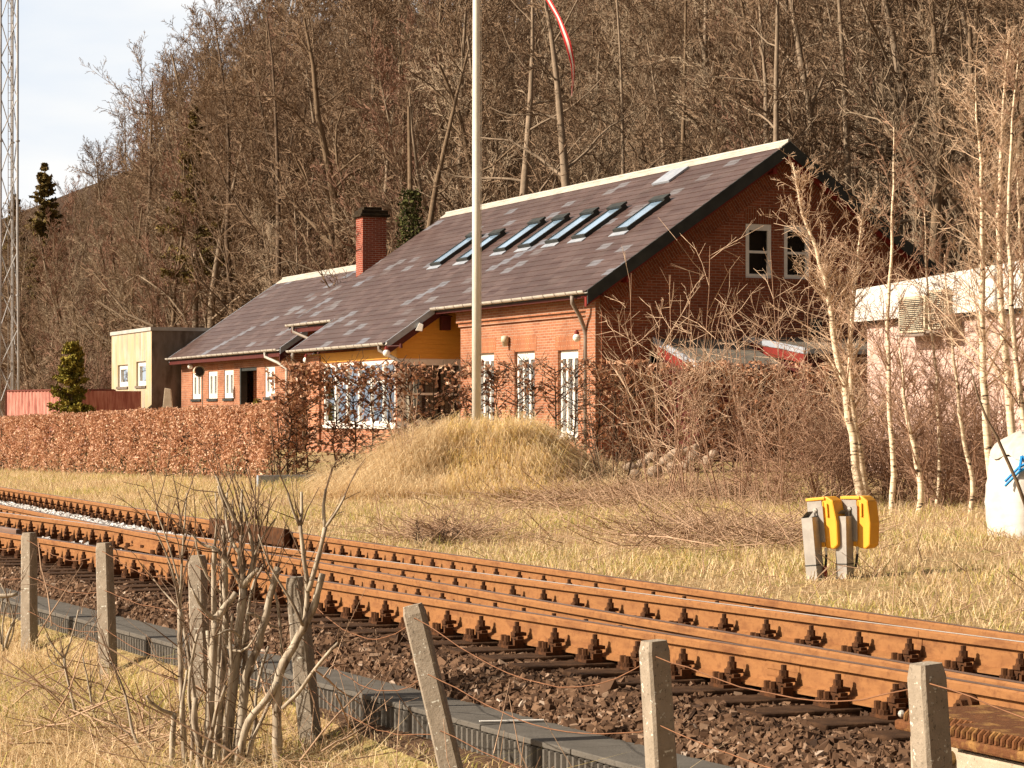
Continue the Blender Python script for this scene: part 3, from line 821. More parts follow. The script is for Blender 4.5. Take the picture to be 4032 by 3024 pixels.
# ------------------------------------------------------------------ lean-to sheds against the gable
def leanto(name, t0, t1, zt, ze, dep, label, wall='darkred'):
    e = empty(name, (HX, HY, 0), H_ANG, label=label, cat='shed')
    r = MB(); r.prism([(-.08, zt), (-dep, ze), (-dep, ze - .06), (-.08, zt - .06)], t0, t1, lambda u, v, q: (q, u, v)); r.build('roof', M['shedroof'], e)
    b = MB(); b.prism([(-.08, zt + .04), (-dep - .02, ze + .04), (-dep - .02, ze - .10), (-.08, zt - .10)], t0 - .05, t0 - .002, lambda u, v, q: (q, u, v))
    b.box(t0, t1, -dep - .05, -dep - .002, ze - .09, ze + .02); b.build('edge_trim', M['flash'], e)
    k = MB(); k.prism([(-.10, zt - .07), (-dep + .15, ze - .07), (-dep + .15, .2), (-.10, .2)], t0 + .1, t1 - .1, lambda u, v, q: (q, u, v)); k.build('wall', M[wall], e)
    k = MB(); k.prism([(-.10, zt - .105), (-dep, ze - .105), (-dep, ze - .32), (-.10, zt - .32)], t0 - .03, t0 + .05, lambda u, v, q: (q, u, v)); k.build('bargeboard', M['red'], e)
    return e
leanto('lean_to_shed', 3.72, 7.2, 3.32, 2.95, 2.9, 'red lean-to shed with sloping pale edged roof against the gable')
leanto('low_shed_porch', 1.35, 3.55, 3.25, 2.62, 2.2, 'low flat roofed red porch beside the sloping lean-to under the gable')

# ------------------------------------------------------------------ track: rails, sleepers with fastenings, ballast
RH = .19
PROF = [(-.07, 0), (.07, 0), (.07, .012), (.012, .034), (.009, .142), (.037, .146), (.037, .180), (.028, .190), (-.028, .190), (-.037, .180), (-.037, .146), (-.009, .142), (-.012, .034), (-.07, .012)]
def rail(name, tfun, s0, s1, label, parent=None, prof=PROF, m='rust', step=.5, zoff=.0, face=True, **kw):
    S = np.arange(s0, s1 + .01, step); T = np.array([float(tfun(s)) for s in S])
    n = len(prof); V = []; Fq = []
    for i, (s, t) in enumerate(zip(S, T)):
        for u, z in prof: V.append(st(s, t + u, z + zoff))
    for i in range(len(S) - 1):
        for k in range(n):
            j = (k + 1) % n
            Fq.append((i * n + k, i * n + j, (i + 1) * n + j, (i + 1) * n + k))
    Fq.append(tuple(range(n))); Fq.append(tuple(range((len(S) - 1) * n, len(S) * n))[::-1])
    o = mesh_obj(name, V, Fq, M[m], parent, label=label, cat='rail', **kw)
    if face:
        V = []; Fq = []
        w_ = (-.024, .024) if face == 'rust' else (-.024, .006)
        for s, t in zip(S, T): V += [st(s, t + w_[0], RH + .0015 + zoff), st(s, t + w_[1], RH + .0015 + zoff)]
        for i in range(len(S) - 1): Fq.append((2 * i, 2 * i + 1, 2 * i + 3, 2 * i + 2))
        mesh_obj('running_face', V, Fq, M['railtop' if face == 'rust' else 'painted_shine'], o)
    return o
rA = rail('rail', A_t, -58, 18, 'farthest rusty rail, along the grass edge', face='rust')
rB = rail('rail', B_t, -58, -10, 'rusty rail with a bright polished top, second from the grass', face='painted_shine')
rC = rail('rail', C_t, -58, 10, 'rusty rail next to the nearest one, closing up to it beside the iron boxes', face='rust')
rD = rail('rail', D_t, -58, -12, 'nearest rusty rail, with bolted fastenings facing the concrete posts', face='rust')
CHK = [(-.03, .05), (.03, .05), (.03, .22), (.02, .23), (-.02, .23), (-.03, .22)]
rail('check_rail', lambda s: D_t(s) + .10, -23.9, -15, 'short check rail inside the nearest rail before the crossing', prof=CHK, face=False, m='railtop')
rail('check_rail', lambda s: A_t(s) - .10, -25.0, -21.6, 'short brown check rail block beside the farthest rail', prof=CHK, face=False, m='bolt')
for s in (-24.02, -24.55):   # fishplate-like blocks where the check rail is bolted
    pass
def joint(rail_o, tfun, s, side=-1):
    mb = MB(); t = float(tfun(s))
    def fn(x, y, z): return st(s + y, t + x, z)
    mb.box(side * .040, side * .012, -.30, .30, .04, .145, fn)
    for y in (-.22, -.08, .08, .22): mb.tube([fn(side * .04, y, .09), fn(side * .075, y, .09)], .02, 6)
    mb.build('fishplate', M['bolt'], rail_o)
# weld collars and bolted blocks seen on the rails
def collar(rail_o, tfun, s, w=.02):
    n = len(PROF); mb = MB()
    P = [(u * 1.06 if abs(u) > .02 else u * 1.5, z) for u, z in PROF]; P = [(u, min(z, .186)) for u, z in P]
    mb.prism(P, s - w, s + w, lambda u, z, a: st(a, float(tfun(a)) + u, z))
    mb.build('weld_collar', M['rust'], rail_o)
collar(rB, B_t, -37.35); collar(rC, C_t, -29.6); collar(rD, D_t, -36.95); collar(rA, A_t, -13.0); collar(rA, A_t, -19.2)
def side_bolt(rail_o, tfun, s):
    mb = MB(); t = float(tfun(s))
    fn = lambda x, y, z: st(s + y, t + x, z)
    mb.tube([fn(-.012, 0, .085), fn(-.05, 0, .085)], .058, 14); mb.tube([fn(-.05, 0, .085), fn(-.085, 0, .085)], .034, 6); mb.tube([fn(-.085, 0, .085), fn(-.105, 0, .085)], .016, 8)
    mb.build('side_bolt', M['bolt'], rail_o)
side_bolt(rD, D_t, -39.28); side_bolt(rD, D_t, -39.78)
mp = MB(); mp.prism([(0, 0), (.30, 0), (.30, .045), (0, .045)], -.0, .004, lambda u, v, a: st(-38.05 - u, float(D_t(-38.2)) - .011 - a + .0754 * (u - .15), .095 + v))
mp.prism([(0, 0), (.30, 0), (.30, .030), (0, .030)], -.0, .004, lambda u, v, a: st(-38.05 - u, float(D_t(-38.2)) - .011 - a + .0754 * (u - .15), .06 + v))
mp.build('maker_plate', M['rust'], rD)

def nut(mb, x, y, z0, z1, r=.021, top=0.0):
    mb.tube([(x, y, z0), (x, y, z1)], r, 6)
    if top: mb.tube([(x, y, z1), (x, y, z1 + top)], r * .62, 8)
def plate_mesh():
    mb = MB()
    mb.box(-.19, .17, -.08, .08, -.018, 0)            # x across the track, y along it
    for sg in (-1, 1):
        mb.box(min(sg * .073, sg * .115), max(sg * .073, sg * .115), -.055, .05, 0, .052)
        mb.box(min(sg * .045, sg * .125), max(sg * .045, sg * .125), -.035, .03, .053, .074)
        nut(mb, sg * .095, 0, .074, .112, .025, .028)
        mb.tube([(sg * .098, 0, .067), (sg * .095, 0, .079)], .031, 10)
        mb.box(min(sg * .085, sg * .145), max(sg * .085, sg * .145), -.078, -.056, 0, .034)
    for y in (.028, -.03):
        mb.tube([(-.165, y + .02, 0), (-.165, y + .02, .022)], .029, 10, True); nut(mb, -.165, y + .02, .022, .058, .018)
    return mb
slp = None
SLS = np.arange(-53.42, -5, .483)
S0P = -36.40
SLS = S0P + .483 * np.arange(-36, 64)
plate_me = None
for i, s in enumerate(SLS):
    ta, tb, tc_, td = (float(f(s)) for f in (A_t, B_t, C_t, D_t))
    t0, t1 = td - .56 - .05 * math.sin(i * 2.3), ta + .55
    if s > -12: t0 = tc_ - .6
    x, y, _ = st(s, (t0 + t1) / 2)
    mb = MB(); L = (t1 - t0) / 2; wd_ = .125
    mb.box(-L, L, -wd_, wd_, -.19, -.019)
    o = mb.build('sleeper', M['sleeper'], bevel=.012, label='dark creosoted timber sleeper carrying the rusty rails', cat='sleeper', group='timber sleepers under the rails')
    o.location = (x, y, 0); o.rotation_euler = (0, 0, H_ANG)
    mid = (t0 + t1) / 2
    used = []
    for t in ((ta, tb, tc_, td) if s < -12 else (ta, tc_)):
        if any(abs(t - u) < .2 for u in used): continue
        used.append(t)
        if plate_me is None:
            p = plate_mesh().build('baseplate', M['bolt'], o); plate_me = p.data
        else:
            p = bpy.data.objects.new('baseplate', plate_me); COL.objects.link(p); p.parent = o
        p.location = (t - mid, 0, 0)
        if t < -17.0 or t in (td,): pass

ICO_V = None
def ico():
    g = (1 + 5 ** .5) / 2
    v = np.array([(-1, g, 0), (1, g, 0), (-1, -g, 0), (1, -g, 0), (0, -1, g), (0, 1, g), (0, -1, -g), (0, 1, -g), (g, 0, -1), (g, 0, 1), (-g, 0, -1), (-g, 0, 1)]) / math.sqrt(1 + g * g)
    f = np.array([(0, 11, 5), (0, 5, 1), (0, 1, 7), (0, 7, 10), (0, 10, 11), (1, 5, 9), (5, 11, 4), (11, 10, 2), (10, 7, 6), (7, 1, 8), (3, 9, 4), (3, 4, 2), (3, 2, 6), (3, 6, 8), (3, 8, 9), (4, 9, 5), (2, 4, 11), (6, 2, 10), (8, 6, 7), (9, 8, 1)])
    return v, f
def stones(name, P, R, m, tone, flat=.75, **kw):
    v = np.array([(x, y, z) for z in (-1, 1) for y in (-1, 1) for x in (-1, 1)], float) * .66
    f = np.array([(0, 2, 3), (0, 3, 1), (4, 5, 7), (4, 7, 6), (0, 1, 5), (0, 5, 4), (2, 6, 7), (2, 7, 3), (0, 4, 6), (0, 6, 2), (1, 3, 7), (1, 7, 5)]); n = len(P); K = 8
    ang = rng.uniform(0, 2 * np.pi, (n, 3))
    V = v[None] + rng.uniform(-.34, .34, (n, 8, 3))
    V = V * (R[:, None] * rng.uniform(.65, 1.25, (n, 3)))[:, None, :]
    V[:, :, 2] *= flat
    for ax_ in (0, 1, 2):
        c, s = np.cos(ang[:, ax_])[:, None], np.sin(ang[:, ax_])[:, None]
        if ax_ < 2: c, s = np.cos(ang[:, ax_] * .3)[:, None], np.sin(ang[:, ax_] * .3)[:, None]
        i, j = [(1, 2), (0, 2), (0, 1)][ax_]
        a, b = V[:, :, i].copy(), V[:, :, j].copy()
        V[:, :, i] = a * c - b * s; V[:, :, j] = a * s + b * c
    V += P[:, None, :]
    Fc = (f[None] + (np.arange(n) * 8)[:, None, None]).reshape(-1, 3)
    return mesh_obj(name, V.reshape(-1, 3), [Fc], M[m], tone=np.repeat(tone, 8), kind='stuff', **kw)
def world_pts(s, t, z): return np.stack([HX - SN * s + CS * t, HY + CS * s + SN * t, z], -1)
def in_view(P, pad=120):
    px = 2016 + 9300 * P[:, 0] / P[:, 1]
    return (px > -pad) & (px < 4032 + pad)
def ballast(n, s0, s1, tlo, thi, rlo, rhi, zoff=0):
    s = rng.uniform(s0, s1, n); k = rng.uniform(0, 1, n)
    t = tlo(s) + (thi(s) - tlo(s)) * k
    P = world_pts(s, t, gz(s, t) + zoff); ok = in_view(P)
    return P[ok], rng.uniform(rlo, rhi, ok.sum()), s[ok], t[ok]
P1, R1, s1_, t1_ = ballast(46000, -46, -22, lambda s: tf(s) - .02, lambda s: D_t(s) - .16, .013, .036, .010)
fr_ = np.abs(((s1_ - S0P) / .483 + .5) % 1 - .5) * .483
ok = ~((fr_ < .13) & (t1_ > D_t(s1_) - .52)) | (rng.uniform(0, 1, len(s1_)) < .10)
P1, R1, s1_, t1_ = P1[ok], R1[ok], s1_[ok], t1_[ok]
P2, R2, s2_, t2_ = ballast(22000, -46, -12, lambda s: D_t(s) - .2, lambda s: A_t(s) + .85, .015, .034, .010)
P3, R3, _, _ = ballast(2500, -46, 14, lambda s: A_t(s) + .1, lambda s: A_t(s) + 1.0 + .1 * np.sin(s * 3), .02, .045, .012)
P4, R4, _, _ = ballast(5000, -26, -6, lambda s: D_t(s) - 1.2, lambda s: D_t(s) - .2, .015, .035, .012)
P5, R5, _, _ = ballast(9, -39, -30, lambda s: tf(s) + .1, lambda s: D_t(s) - .4, .06, .075, .02)
Pb = np.concatenate([P1, P2, P3, P4, P5]); Rb = np.concatenate([R1, R2, R3, R4, R5])
tn = np.clip(rng.beta(2.0, 3.2, len(Pb)) , 0, 1)
n1 = len(P1)
dist = np.concatenate([t1_ - tf(s1_), np.full(len(Pb) - n1, .4)])
tn = np.clip(tn + np.where(dist < .30, .10, 0), 0, 1)
ballast_o = stones('ballast', Pb, Rb, 'stone', tn, label='rust stained crushed stone under and beside the rails', cat='ballast')
Pg, Rg, sg_, tg_ = ballast(9000, -24.5, -2, lambda s: np.maximum(C_t(s) + .12, B_t(s) + .2), lambda s: A_t(s) - .20, .022, .04, .04)
ok = rng.uniform(0, 1, len(Pg)) < np.clip((sg_ + 25.5) / 4, 0, 1)
stones('gravel', Pg[ok], Rg[ok], 'gravel', rng.uniform(0, 1, ok.sum()), label='fresh white gravel between the two far rails', cat='gravel')
# loose bright stones at the crossing and large one
Pq, Rq, _, _ = ballast(160, -26, -19, lambda s: D_t(s) + .15, lambda s: np.minimum(B_t(s), C_t(s)) - .1, .03, .055, .04)
stones('gravel', Pq, Rq, 'gravel', rng.uniform(0, .5, len(Pq)), label='scattered pale stones around the crossing of the rails', cat='gravel')

# cable trough with ribbed sides along the ballast toe
nl = 0
s = -45.0; lid_me = rib_me = None
while s < -8:
    t_ = float(tf(s)) ; a = -math.atan(.0608)
    x, y, _ = st(s, t_ - .19)
    o = empty('trough_section', (x, y, -.18), H_ANG + .0545, label='grey plastic cable trough section with smooth lid and ribbed side', cat='cable trough', group='cable trough sections along the ballast')
    if lid_me is None:
        l = MB().box(-.19, .19, -.488, .488, -.03, 0).build('lid', M['trough'], o, bevel=.006)
        b = MB().box(-.165, .165, -.49, .49, -.24, -.031)
        k = -.47
        while k < .47: b.tube([(-.178, k, -.035), (-.178, k, -.24)], .019, 6); k += .062
        b = b.build('ribbed_body', M['trough'], o); lid_me, rib_me = l, b
    else:
        copy_obj(lid_me, o); copy_obj(rib_me, o)
    o.rotation_euler.y = rnd.uniform(-.004, .004); o.location.z += rnd.uniform(-.0015, .0015)
    s += .985
mk = MB(); x, y, _ = st(-37.6, float(tf(-37.6)) - .19); 
mk.box(-.17, .17, -.014, .014, 0, .004); mo = mk.build('chalk_mark', M['white'])
mo.location = (x, y, -.171); mo.rotation_euler = (0, 0, H_ANG - .25); tag(mo, 'white painted line across one grey trough lid', 'paint mark')

# iron junction boxes at the bottom right
def jbox(px, py, Y, label, sz=1.0):
    x, y, z = at(px, py, Y)
    e = empty('junction_box', (x, y, z), H_ANG + .02, label=label, cat='junction box', group='rusty lidded junction boxes beside the track')
    W, Dp = .50 * sz, .66 * sz
    b = MB()
    b.prism([(-.21, -.01), (.21, -.01), (.18, -1.0), (-.18, -1.0)], -Dp / 2 + .05, Dp / 2 - .05, lambda u, v, a: (u * sz, a, v - .06)); b.build('body', M['box_wall'], e, bevel=.015)
    l = MB(); l.box(-W / 2, W / 2, -Dp / 2, Dp / 2, -.055, -.012); lo = l.build('lid', M['rustlid'], e, bevel=.012)
    l = MB(); l.box(-W / 2 + .035, W / 2 - .04, -Dp / 2 + .035, Dp / 2 - .035, -.011, .03); l.build('lid_top', M['rustlid'], lo, bevel=.01)
    r = MB(); k = -Dp / 2 + .05
    while k < Dp / 2 - .04: r.tube([(-W / 2 + .012, k, -.011), (-W / 2 + .014, k, .012), (-W / 2 + .034, k, .028)], .011, 6); k += .036
    r.build('lid_rib', M['rustlid'], lo)
    bl = MB()
    for bx, by in ((-W / 2 + .025, Dp / 2 - .022), (-W / 2 + .028, -Dp / 2 + .022), (W / 2 - .02, -Dp / 2 + .02)): bl.ball((bx, by, .01), .016, 8, 6)
    bl.build('lid_bolt', M['zinc'], lo)
    p = MB(); yy = -.02
    p.tube([(-.205, yy, -.13), (-.25, yy, -.135), (-.268, yy, -.16), (-.272, yy, -.22)], .030, 10); p.tube([(-.272, yy, -.20), (-.274, yy, -.245)], .042, 8)
    p.build('elbow', M['brass'], e, smooth=True)
    h = MB(); h.tube([(-.274, yy, -.24), (-.27, yy + .01, -.5), (-.24, yy + .03, -1.0)], .028, 10); h.build('hose', M['rubber'], e)
    return e
jbox(3905, 2843, 9.55, 'rusty lidded junction box just behind the last post at the corner')
jbox(4110, 2905, 9.0, 'second rusty junction box, half cut off by the picture edge')
kb = MB().box(-.085, .085, -.12, .12, -.28, 0); x, y, z = at(3908, 2895, 9.15)
kb = kb.build('relay_case', M['box_wall'], bevel=.012, label='small pale concrete case between the two junction boxes', cat='case'); kb.location = (x, y, z); kb.rotation_euler = (0, 0, H_ANG)
kp = MB(); kp.tube([(.03, -.02, -.28), (.03, -.02, -.8)], .03, 9); kp.tube([(-.06, -.02, -.28), (-.06, -.02, -.8)], .01, 9); kp.build('conduit', M['pipe'], kb)

# ------------------------------------------------------------------ concrete fence posts and wires
posts = [(3, 110, 2085, 115, 18.75, .0, 'leftmost pale concrete post with white lichen spots'), (3, 405, 2125, 426, 17.0, .0, 'second concrete post from the left, speckled with lichen'),
         (3, 772, 2175, 792, 15.2, .0, 'concrete post behind the left stems of the pruned bush'), (3, 1160, 2260, 1222, 13.4, .0, 'concrete post just right of the pruned bush stems'),
         (3, 1620, 2370, 1775, 11.5, .0, 'leaning concrete post standing in front of the ballast'), (3, 2570, 2510, 2602, 9.6, .0, 'dark upright concrete post in front of the plain ballast'),
         (3, 3640, 2600, 3672, 7.7, .0, 'nearest and widest concrete post, beside the rusty junction boxes')]
tops = []
for (_, tx, ty, bx, Y, _, lab) in posts:
    T = Vector(at(tx + 5, ty + 12, Y)); g = gzxy((bx - 2016) * Y / 9300, Y); Bz = -.95
    X_b = (bx - 2016) * Y / 9300
    # base point at the ground row of the picture for this depth
    yb = 1648 + (EYE - g) * 9300 / Y
    # tilt: line through the top and the base column
    yend = 1648 + (EYE + .9) * 9300 / Y
    bxe = tx + (bx - tx) * ((yend - ty) / max(1, (min(3024, yb) - ty)))
    Bp = Vector(((bxe - 2016) * Y / 9300, Y + rnd.uniform(-.05, .05), -.9))
    d = (T - Bp); L = d.length
    mb = MB()
    h0, h1 = .056, .050
    n_ = 8
    for k in range(n_):
        pass
    lv = [0, .2, .4, .6, .8, .97, 1.0]
    V = []; Fq = []
    for l in lv:
        hw = h0 + (h1 - h0) * l
        if l == 1.0: hw -= .008
        hd = hw * .95
        for (a, b) in ((-1, -.78), (-.78, -1), (.78, -1), (1, -.78), (1, .78), (.78, 1), (-.78, 1), (-1, .78)):
            V.append((a * hw + rnd.uniform(-.0015, .0015), b * hd + rnd.uniform(-.0015, .0015), l * L))
    m_ = 8
    for i in range(len(lv) - 1):
        for k in range(m_):
            j = (k + 1) % m_; Fq.append((i * m_ + k, i * m_ + j, (i + 1) * m_ + j, (i + 1) * m_ + k))
    Fq.append(tuple((len(lv) - 1) * m_ + k for k in range(m_)))
    o = mesh_obj('concrete_post', V, Fq, M['post'], label=lab, cat='fence post', group='concrete fence posts in front of the track')
    o.location = Bp
    q = d.to_track_quat('Z', 'Y').to_matrix().to_4x4()
    from mathutils import Matrix
    o.matrix_world = Matrix.Translation(Bp) @ d.normalized().to_track_quat('Z', 'Y').to_matrix().to_4x4() @ Matrix.Rotation(0, 4, 'Z')
    ex = o.matrix_world.to_euler(); o.rotation_euler = (ex[0], ex[1], ex[2]); o.rotation_mode = 'QUATERNION'
    qx = Vector((0, 0, 1)).rotation_difference(d.normalized()) @ Matrix.Rotation(H_ANG + {18.75: -.85, 17.0: -.8, 15.2: -.7, 13.4: -.75, 11.5: -.55, 9.6: .06, 7.7: .06}[Y], 3, 'Z').to_quaternion()
    o.rotation_quaternion = qx
    tops.append((T, d.normalized()))
wr_lab = ['upper rusty fence wire sagging between the concrete posts', 'lower rusty fence wire slung loosely below the upper one', 'lowest rusty wire hanging near the grass']
wire_rows = [(.06, (.10, .12, .14, .17, .20, .10)), (.34, (.06, .05, .16, .16, .12, .10)), (.62, (.06, .10, .06, .10, .08, .1))]
for (off, sags), lab in zip(wire_rows, wr_lab):
    pts = []
    A = [T - d * off + Vector((.0, -.055, 0)) for T, d in tops]
    A = [A[0] + (A[0] - A[1]) * .9] + A + [A[-1] + (A[-1] - A[-2]) * .8]
    for i in range(len(A) - 1):
        sg = sags[min(max(i - 1, 0), 5)]
        for k in range(14):
            u = k / 14; p = A[i].lerp(A[i + 1], u)
            uu = u ** 1.25
            p = p + Vector((rnd.uniform(-.003, .003), rnd.uniform(-.003, .003), -4 * sg * uu * (1 - uu) + rnd.uniform(-.005, .005) * (u > 0)))
            pts.append(p)
    MB().tube(pts, .0025, 5).build('fence_wire', M['wire'], smooth=True, label=lab, cat='wire')

# ------------------------------------------------------------------ hedges
def leaves(P, size, m, name, parent=None, tone=None, up=0.0, **kw):
    n = len(P)
    a = rng.normal(size=(n, 3)); a[:, 2] -= up; a /= np.linalg.norm(a, axis=1, keepdims=True)
    b = rng.normal(size=(n, 3)); b -= (b * a).sum(1, keepdims=True) * a; b /= np.linalg.norm(b, axis=1, keepdims=True)
    c = np.cross(a, b)
    L = (size * rng.uniform(.65, 1.25, n))[:, None]; W = L * rng.uniform(.45, .7, (n, 1))
    cu = L * rng.uniform(.05, .25, (n, 1))
    V = np.stack([P - a * L * .5, P + b * W * .5 + c * cu, P + a * L * .5, P - b * W * .5 + c * cu], 1).reshape(-1, 3)
    k = (np.arange(n) * 4)[:, None]
    F1 = np.concatenate([k, k + 1, k + 2], 1); F2 = np.concatenate([k, k + 2, k + 3], 1)
    if tone is None: tone = rng.beta(2, 2, n)
    return mesh_obj(name, V, [np.concatenate([F1, F2])], M[m], parent, tone=np.repeat(tone, 4), **kw)
def sticks(P0, P1, r0, r1, m, name, parent=None, n=4, **kw):
    V, Q = seg_tubes(P0, P1, r0, r1, n)
    return mesh_obj(name, V, [Q], M[m], parent, **kw)
def hedge_twigs(count, sfun, h, w, lean=.5):
    p0 = []; p1 = []
    for _ in range(count):
        a = sfun()
        p0.append(a); p1.append(a + np.array([rnd.uniform(-lean, lean), rnd.uniform(-lean, lean), rnd.uniform(-.15, .45)]) * rnd.uniform(.2, .6))
    return p0, p1
# low hedge along the track
hg = empty('beech_hedge', st(3, -10.7, .1), H_ANG, label='long low clipped beech hedge full of dry brown leaves, running towards the left', cat='hedge')
n = 62000
s = rng.uniform(-9.9, 20, n); side = rng.uniform(0, 1, n)
hgt = np.interp(s, [-9.7, 0, 20], [1.32, 1.38, 1.48])
W_ = .42
kk = rng.uniform(0, 1, n)
# front skin, top skin and some inside
front = side < .62; top = (side >= .62) & (side < .82)
dep = np.where(front, np.abs(rng.normal(0, .09, n)), rng.uniform(0, 2 * W_, n))
zz = np.where(top, hgt - np.abs(rng.normal(0, .06, n)), hgt * np.power(kk, .88))
bulge = .05 * np.sin(s * 2.1) + .04 * np.sin(s * 5.3 + 1) + .05 * np.sin(zz * 6 + s * 3)
t = -10.7 - W_ + dep + bulge
zz = zz + .035 * np.sin(s * 3.7) * (zz > .8) + .02 * np.sin(s * 9.1) * (zz > .8)
# thin towards the foot
keep = (rng.uniform(0, 1, n) < np.clip(.25 + zz * 1.6, 0, 1)) & (zz > .06)
s, t, zz = s[keep], t[keep], zz[keep]
P = world_pts(s, t, gz(s, np.full_like(s, -10.7)) + zz)
ok = in_view(P, 60); P = P[ok]
O = np.array(st(3, -10.7, .1))
def to_local(P, o):
    d = P - np.array(o.location); c, s_ = math.cos(o.rotation_euler.z), math.sin(o.rotation_euler.z)
    return np.stack([d[:, 0] * c + d[:, 1] * s_, -d[:, 0] * s_ + d[:, 1] * c, d[:, 2]], 1)
leaves(to_local(P, hg), .068, 'leaf', 'foliage', hg)
p0 = []; p1 = []
for s_ in np.arange(-9.8, 19, .28):
    for _ in range(2):
        t_ = -10.7 + rnd.uniform(-.3, .2); g = float(gz(s_, t_)); h = rnd.uniform(.9, 1.3)
        a = np.array(st(s_, t_, g - .05)); b = np.array(st(s_ + rnd.uniform(-.15, .15), t_ + rnd.uniform(-.1, .1), g + h))
        p0.append(a); p1.append(b)
        for _ in range(6):
            u = rnd.uniform(.15, .95); c = a + (b - a) * u
            p0.append(c); p1.append(c + np.array([rnd.uniform(-.3, .3), rnd.uniform(-.3, .3), rnd.uniform(.0, .3)]))
p0 = to_local(np.array(p0), hg); p1 = to_local(np.array(p1), hg)
sticks(p0, p1, np.full(len(p0), .011), np.full(len(p0), .005), 'hedgewood', 'stem', hg)
# tall open hedge across the garden end
tg = empty('tall_beech_hedge', st(-9.7, -5, .35), H_ANG, label='tall thin beech hedge with bare stems showing, behind the grassy mound', cat='hedge')
TT = np.arange(-10.75, 1.8, .40)
p0 = []; p1 = []; r0 = []; LP = []; LT = []
def dens(t, u):           # t along the hedge, u height share
    base = np.interp(t, [-11, -10.2, -9.4, -8.6, -7.6, -6.9, -6.3, -5.2, -4.6, -3.6, 2], [1.0, .95, .62, .55, .60, .50, .22, .20, .75, .95, .9])
    topb = np.interp(u, [0, .12, .3, .62, .8, .92, 1.0], [.40, .55, .75, .60, 1.0, 1.5, 1.2])
    return base * topb
for t_ in TT:
    t_ += rnd.uniform(-.06, .06); s_ = -9.7 + rnd.uniform(-.12, .12); g = float(gz(s_, t_)); H = 2.02 + rnd.uniform(-.05, .04)
    if abs(t_ + 8.9) < 2.3: g = min(g, .45)
    prev = np.array(st(s_, t_, g - .1)); r = rnd.uniform(.022, .036)
    for k in range(1, 7):
        nx = np.array(st(s_ + rnd.uniform(-.04, .04), t_ + rnd.uniform(-.05, .05), g + H * k / 6 * .97))
        p0.append(prev); p1.append(nx); r0.append(r * (1 - k / 9))
        for _ in range(9):
            u = rnd.uniform(0, 1); c = prev + (nx - prev) * u
            dt = rnd.choice((-1, 1)) * rnd.uniform(.10, .36)
            e = c + np.array([CS * dt, SN * dt, rnd.uniform(.02, .26)]) + np.array([SN, -CS, 0]) * rnd.uniform(-.18, .18)
            p0.append(c); p1.append(e); r0.append(.0085)
            for _ in range(2):
                m_ = c + (e - c) * rnd.uniform(.4, 1); e2 = m_ + np.array([rnd.uniform(-.16, .16), rnd.uniform(-.14, .14), rnd.uniform(-.03, .2)])
                p0.append(m_); p1.append(e2); r0.append(.0045)
            hsh = ((c[2] + e[2]) / 2 - g) / H
            for _ in range(np.random.default_rng(len(p0)).poisson(11 * float(dens(t_, min(hsh, 1))))):
                q = c + (e - c) * rnd.uniform(.1, 1.3) + np.array([rnd.uniform(-.09, .09), rnd.uniform(-.09, .09), rnd.uniform(-.09, .07)])
                q[2] = min(q[2], g + H + rnd.uniform(-.02, .03)); LP.append(q)
        prev = nx
p0 = to_local(np.array(p0), tg); p1 = to_local(np.array(p1), tg); LP = np.array(LP)
LP = LP[in_view(LP)]
sticks(p0, p1, np.array(r0), np.array(r0) * .7, 'hedgewood', 'stem', tg, 5)
leaves(to_local(LP, tg), .10, 'leaf', 'foliage', tg, tone=np.clip(rng.beta(2, 2.6, len(LP)), 0, 1), up=.3)
kb = MB().box(-.05, .05, -1.4, 1.4, -.2, .07).build('hedge_kerb', M['flash'], label='grey concrete edging at the foot of the tall hedge corner', cat='kerb')
kb.location = st(-10.15, -10.0, .36); kb.rotation_euler = (0, 0, H_ANG + math.pi / 2)

# ------------------------------------------------------------------ grass
def blades(name, s, t, h, wdt, tone, lean, m='grass', droop=.0, dirx=None, zoff=0, **kw):
    P = world_pts(s, t, gz(s, t) + zoff); ok = in_view(P, 150)
    P, h, wdt, tone, lean = P[ok], h[ok], wdt[ok], tone[ok], lean[ok]; n = len(P)
    az = rng.uniform(0, 2 * np.pi, n)
    d = np.stack([np.cos(az), np.sin(az), np.zeros(n)], 1) * (lean * rng.uniform(.2, 1.3, n))[:, None]
    if dirx is not None: d += np.array(dirx)[None] * rng.uniform(.3, 1, (n, 1))
    f = rng.uniform(0, 2 * np.pi, n); wv = np.stack([np.cos(f), np.sin(f), np.zeros(n)], 1) * wdt[:, None] * .5
    up = np.array([0, 0, 1.])[None]
    mid = P + (up + d * .5) * (h * .55)[:, None]
    tip = P + (up * (1 - droop) + d * 1.3) * h[:, None]
    V = np.stack([P - wv, P + wv, mid + wv * .75, mid - wv * .75, tip], 1).reshape(-1, 3)
    k = (np.arange(n) * 5)[:, None]
    Q = np.concatenate([k, k + 1, k + 2, k + 3], 1); T = np.concatenate([k + 3, k + 2, k + 4], 1)
    return mesh_obj(name, V, [Q, T], M[m], tone=np.repeat(tone, 5), kind='stuff', **kw)
def field_noise(s, t):
    return (np.sin(s * 1.1 + 1.3 * np.sin(t * .9)) + np.sin(t * 1.7 + 2 + s * .6) + np.sin(s * 2.7 - t * 2.1) * .7 + np.sin(s * 5.1 + t * 4.3) * .5) / 3.2
def tones(s, t, greenish=.12, seed=0):
    f = field_noise(s + seed, t)
    n = len(s); a = rng.beta(2.2, 1.8, n) * .72 + .07 * f
    g = rng.uniform(0, 1, n) < np.clip(greenish * (1 + 2.2 * f), 0, 1)
    a = np.where(g, rng.uniform(.80, 1.0, n), a)
    return np.clip(a, 0, 1)
n = 230000
s = rng.uniform(-46, -6, n); t = rng.uniform(-14.75, -4.2, n) + .12 * np.sin(s * 4)
f = field_noise(s, t)
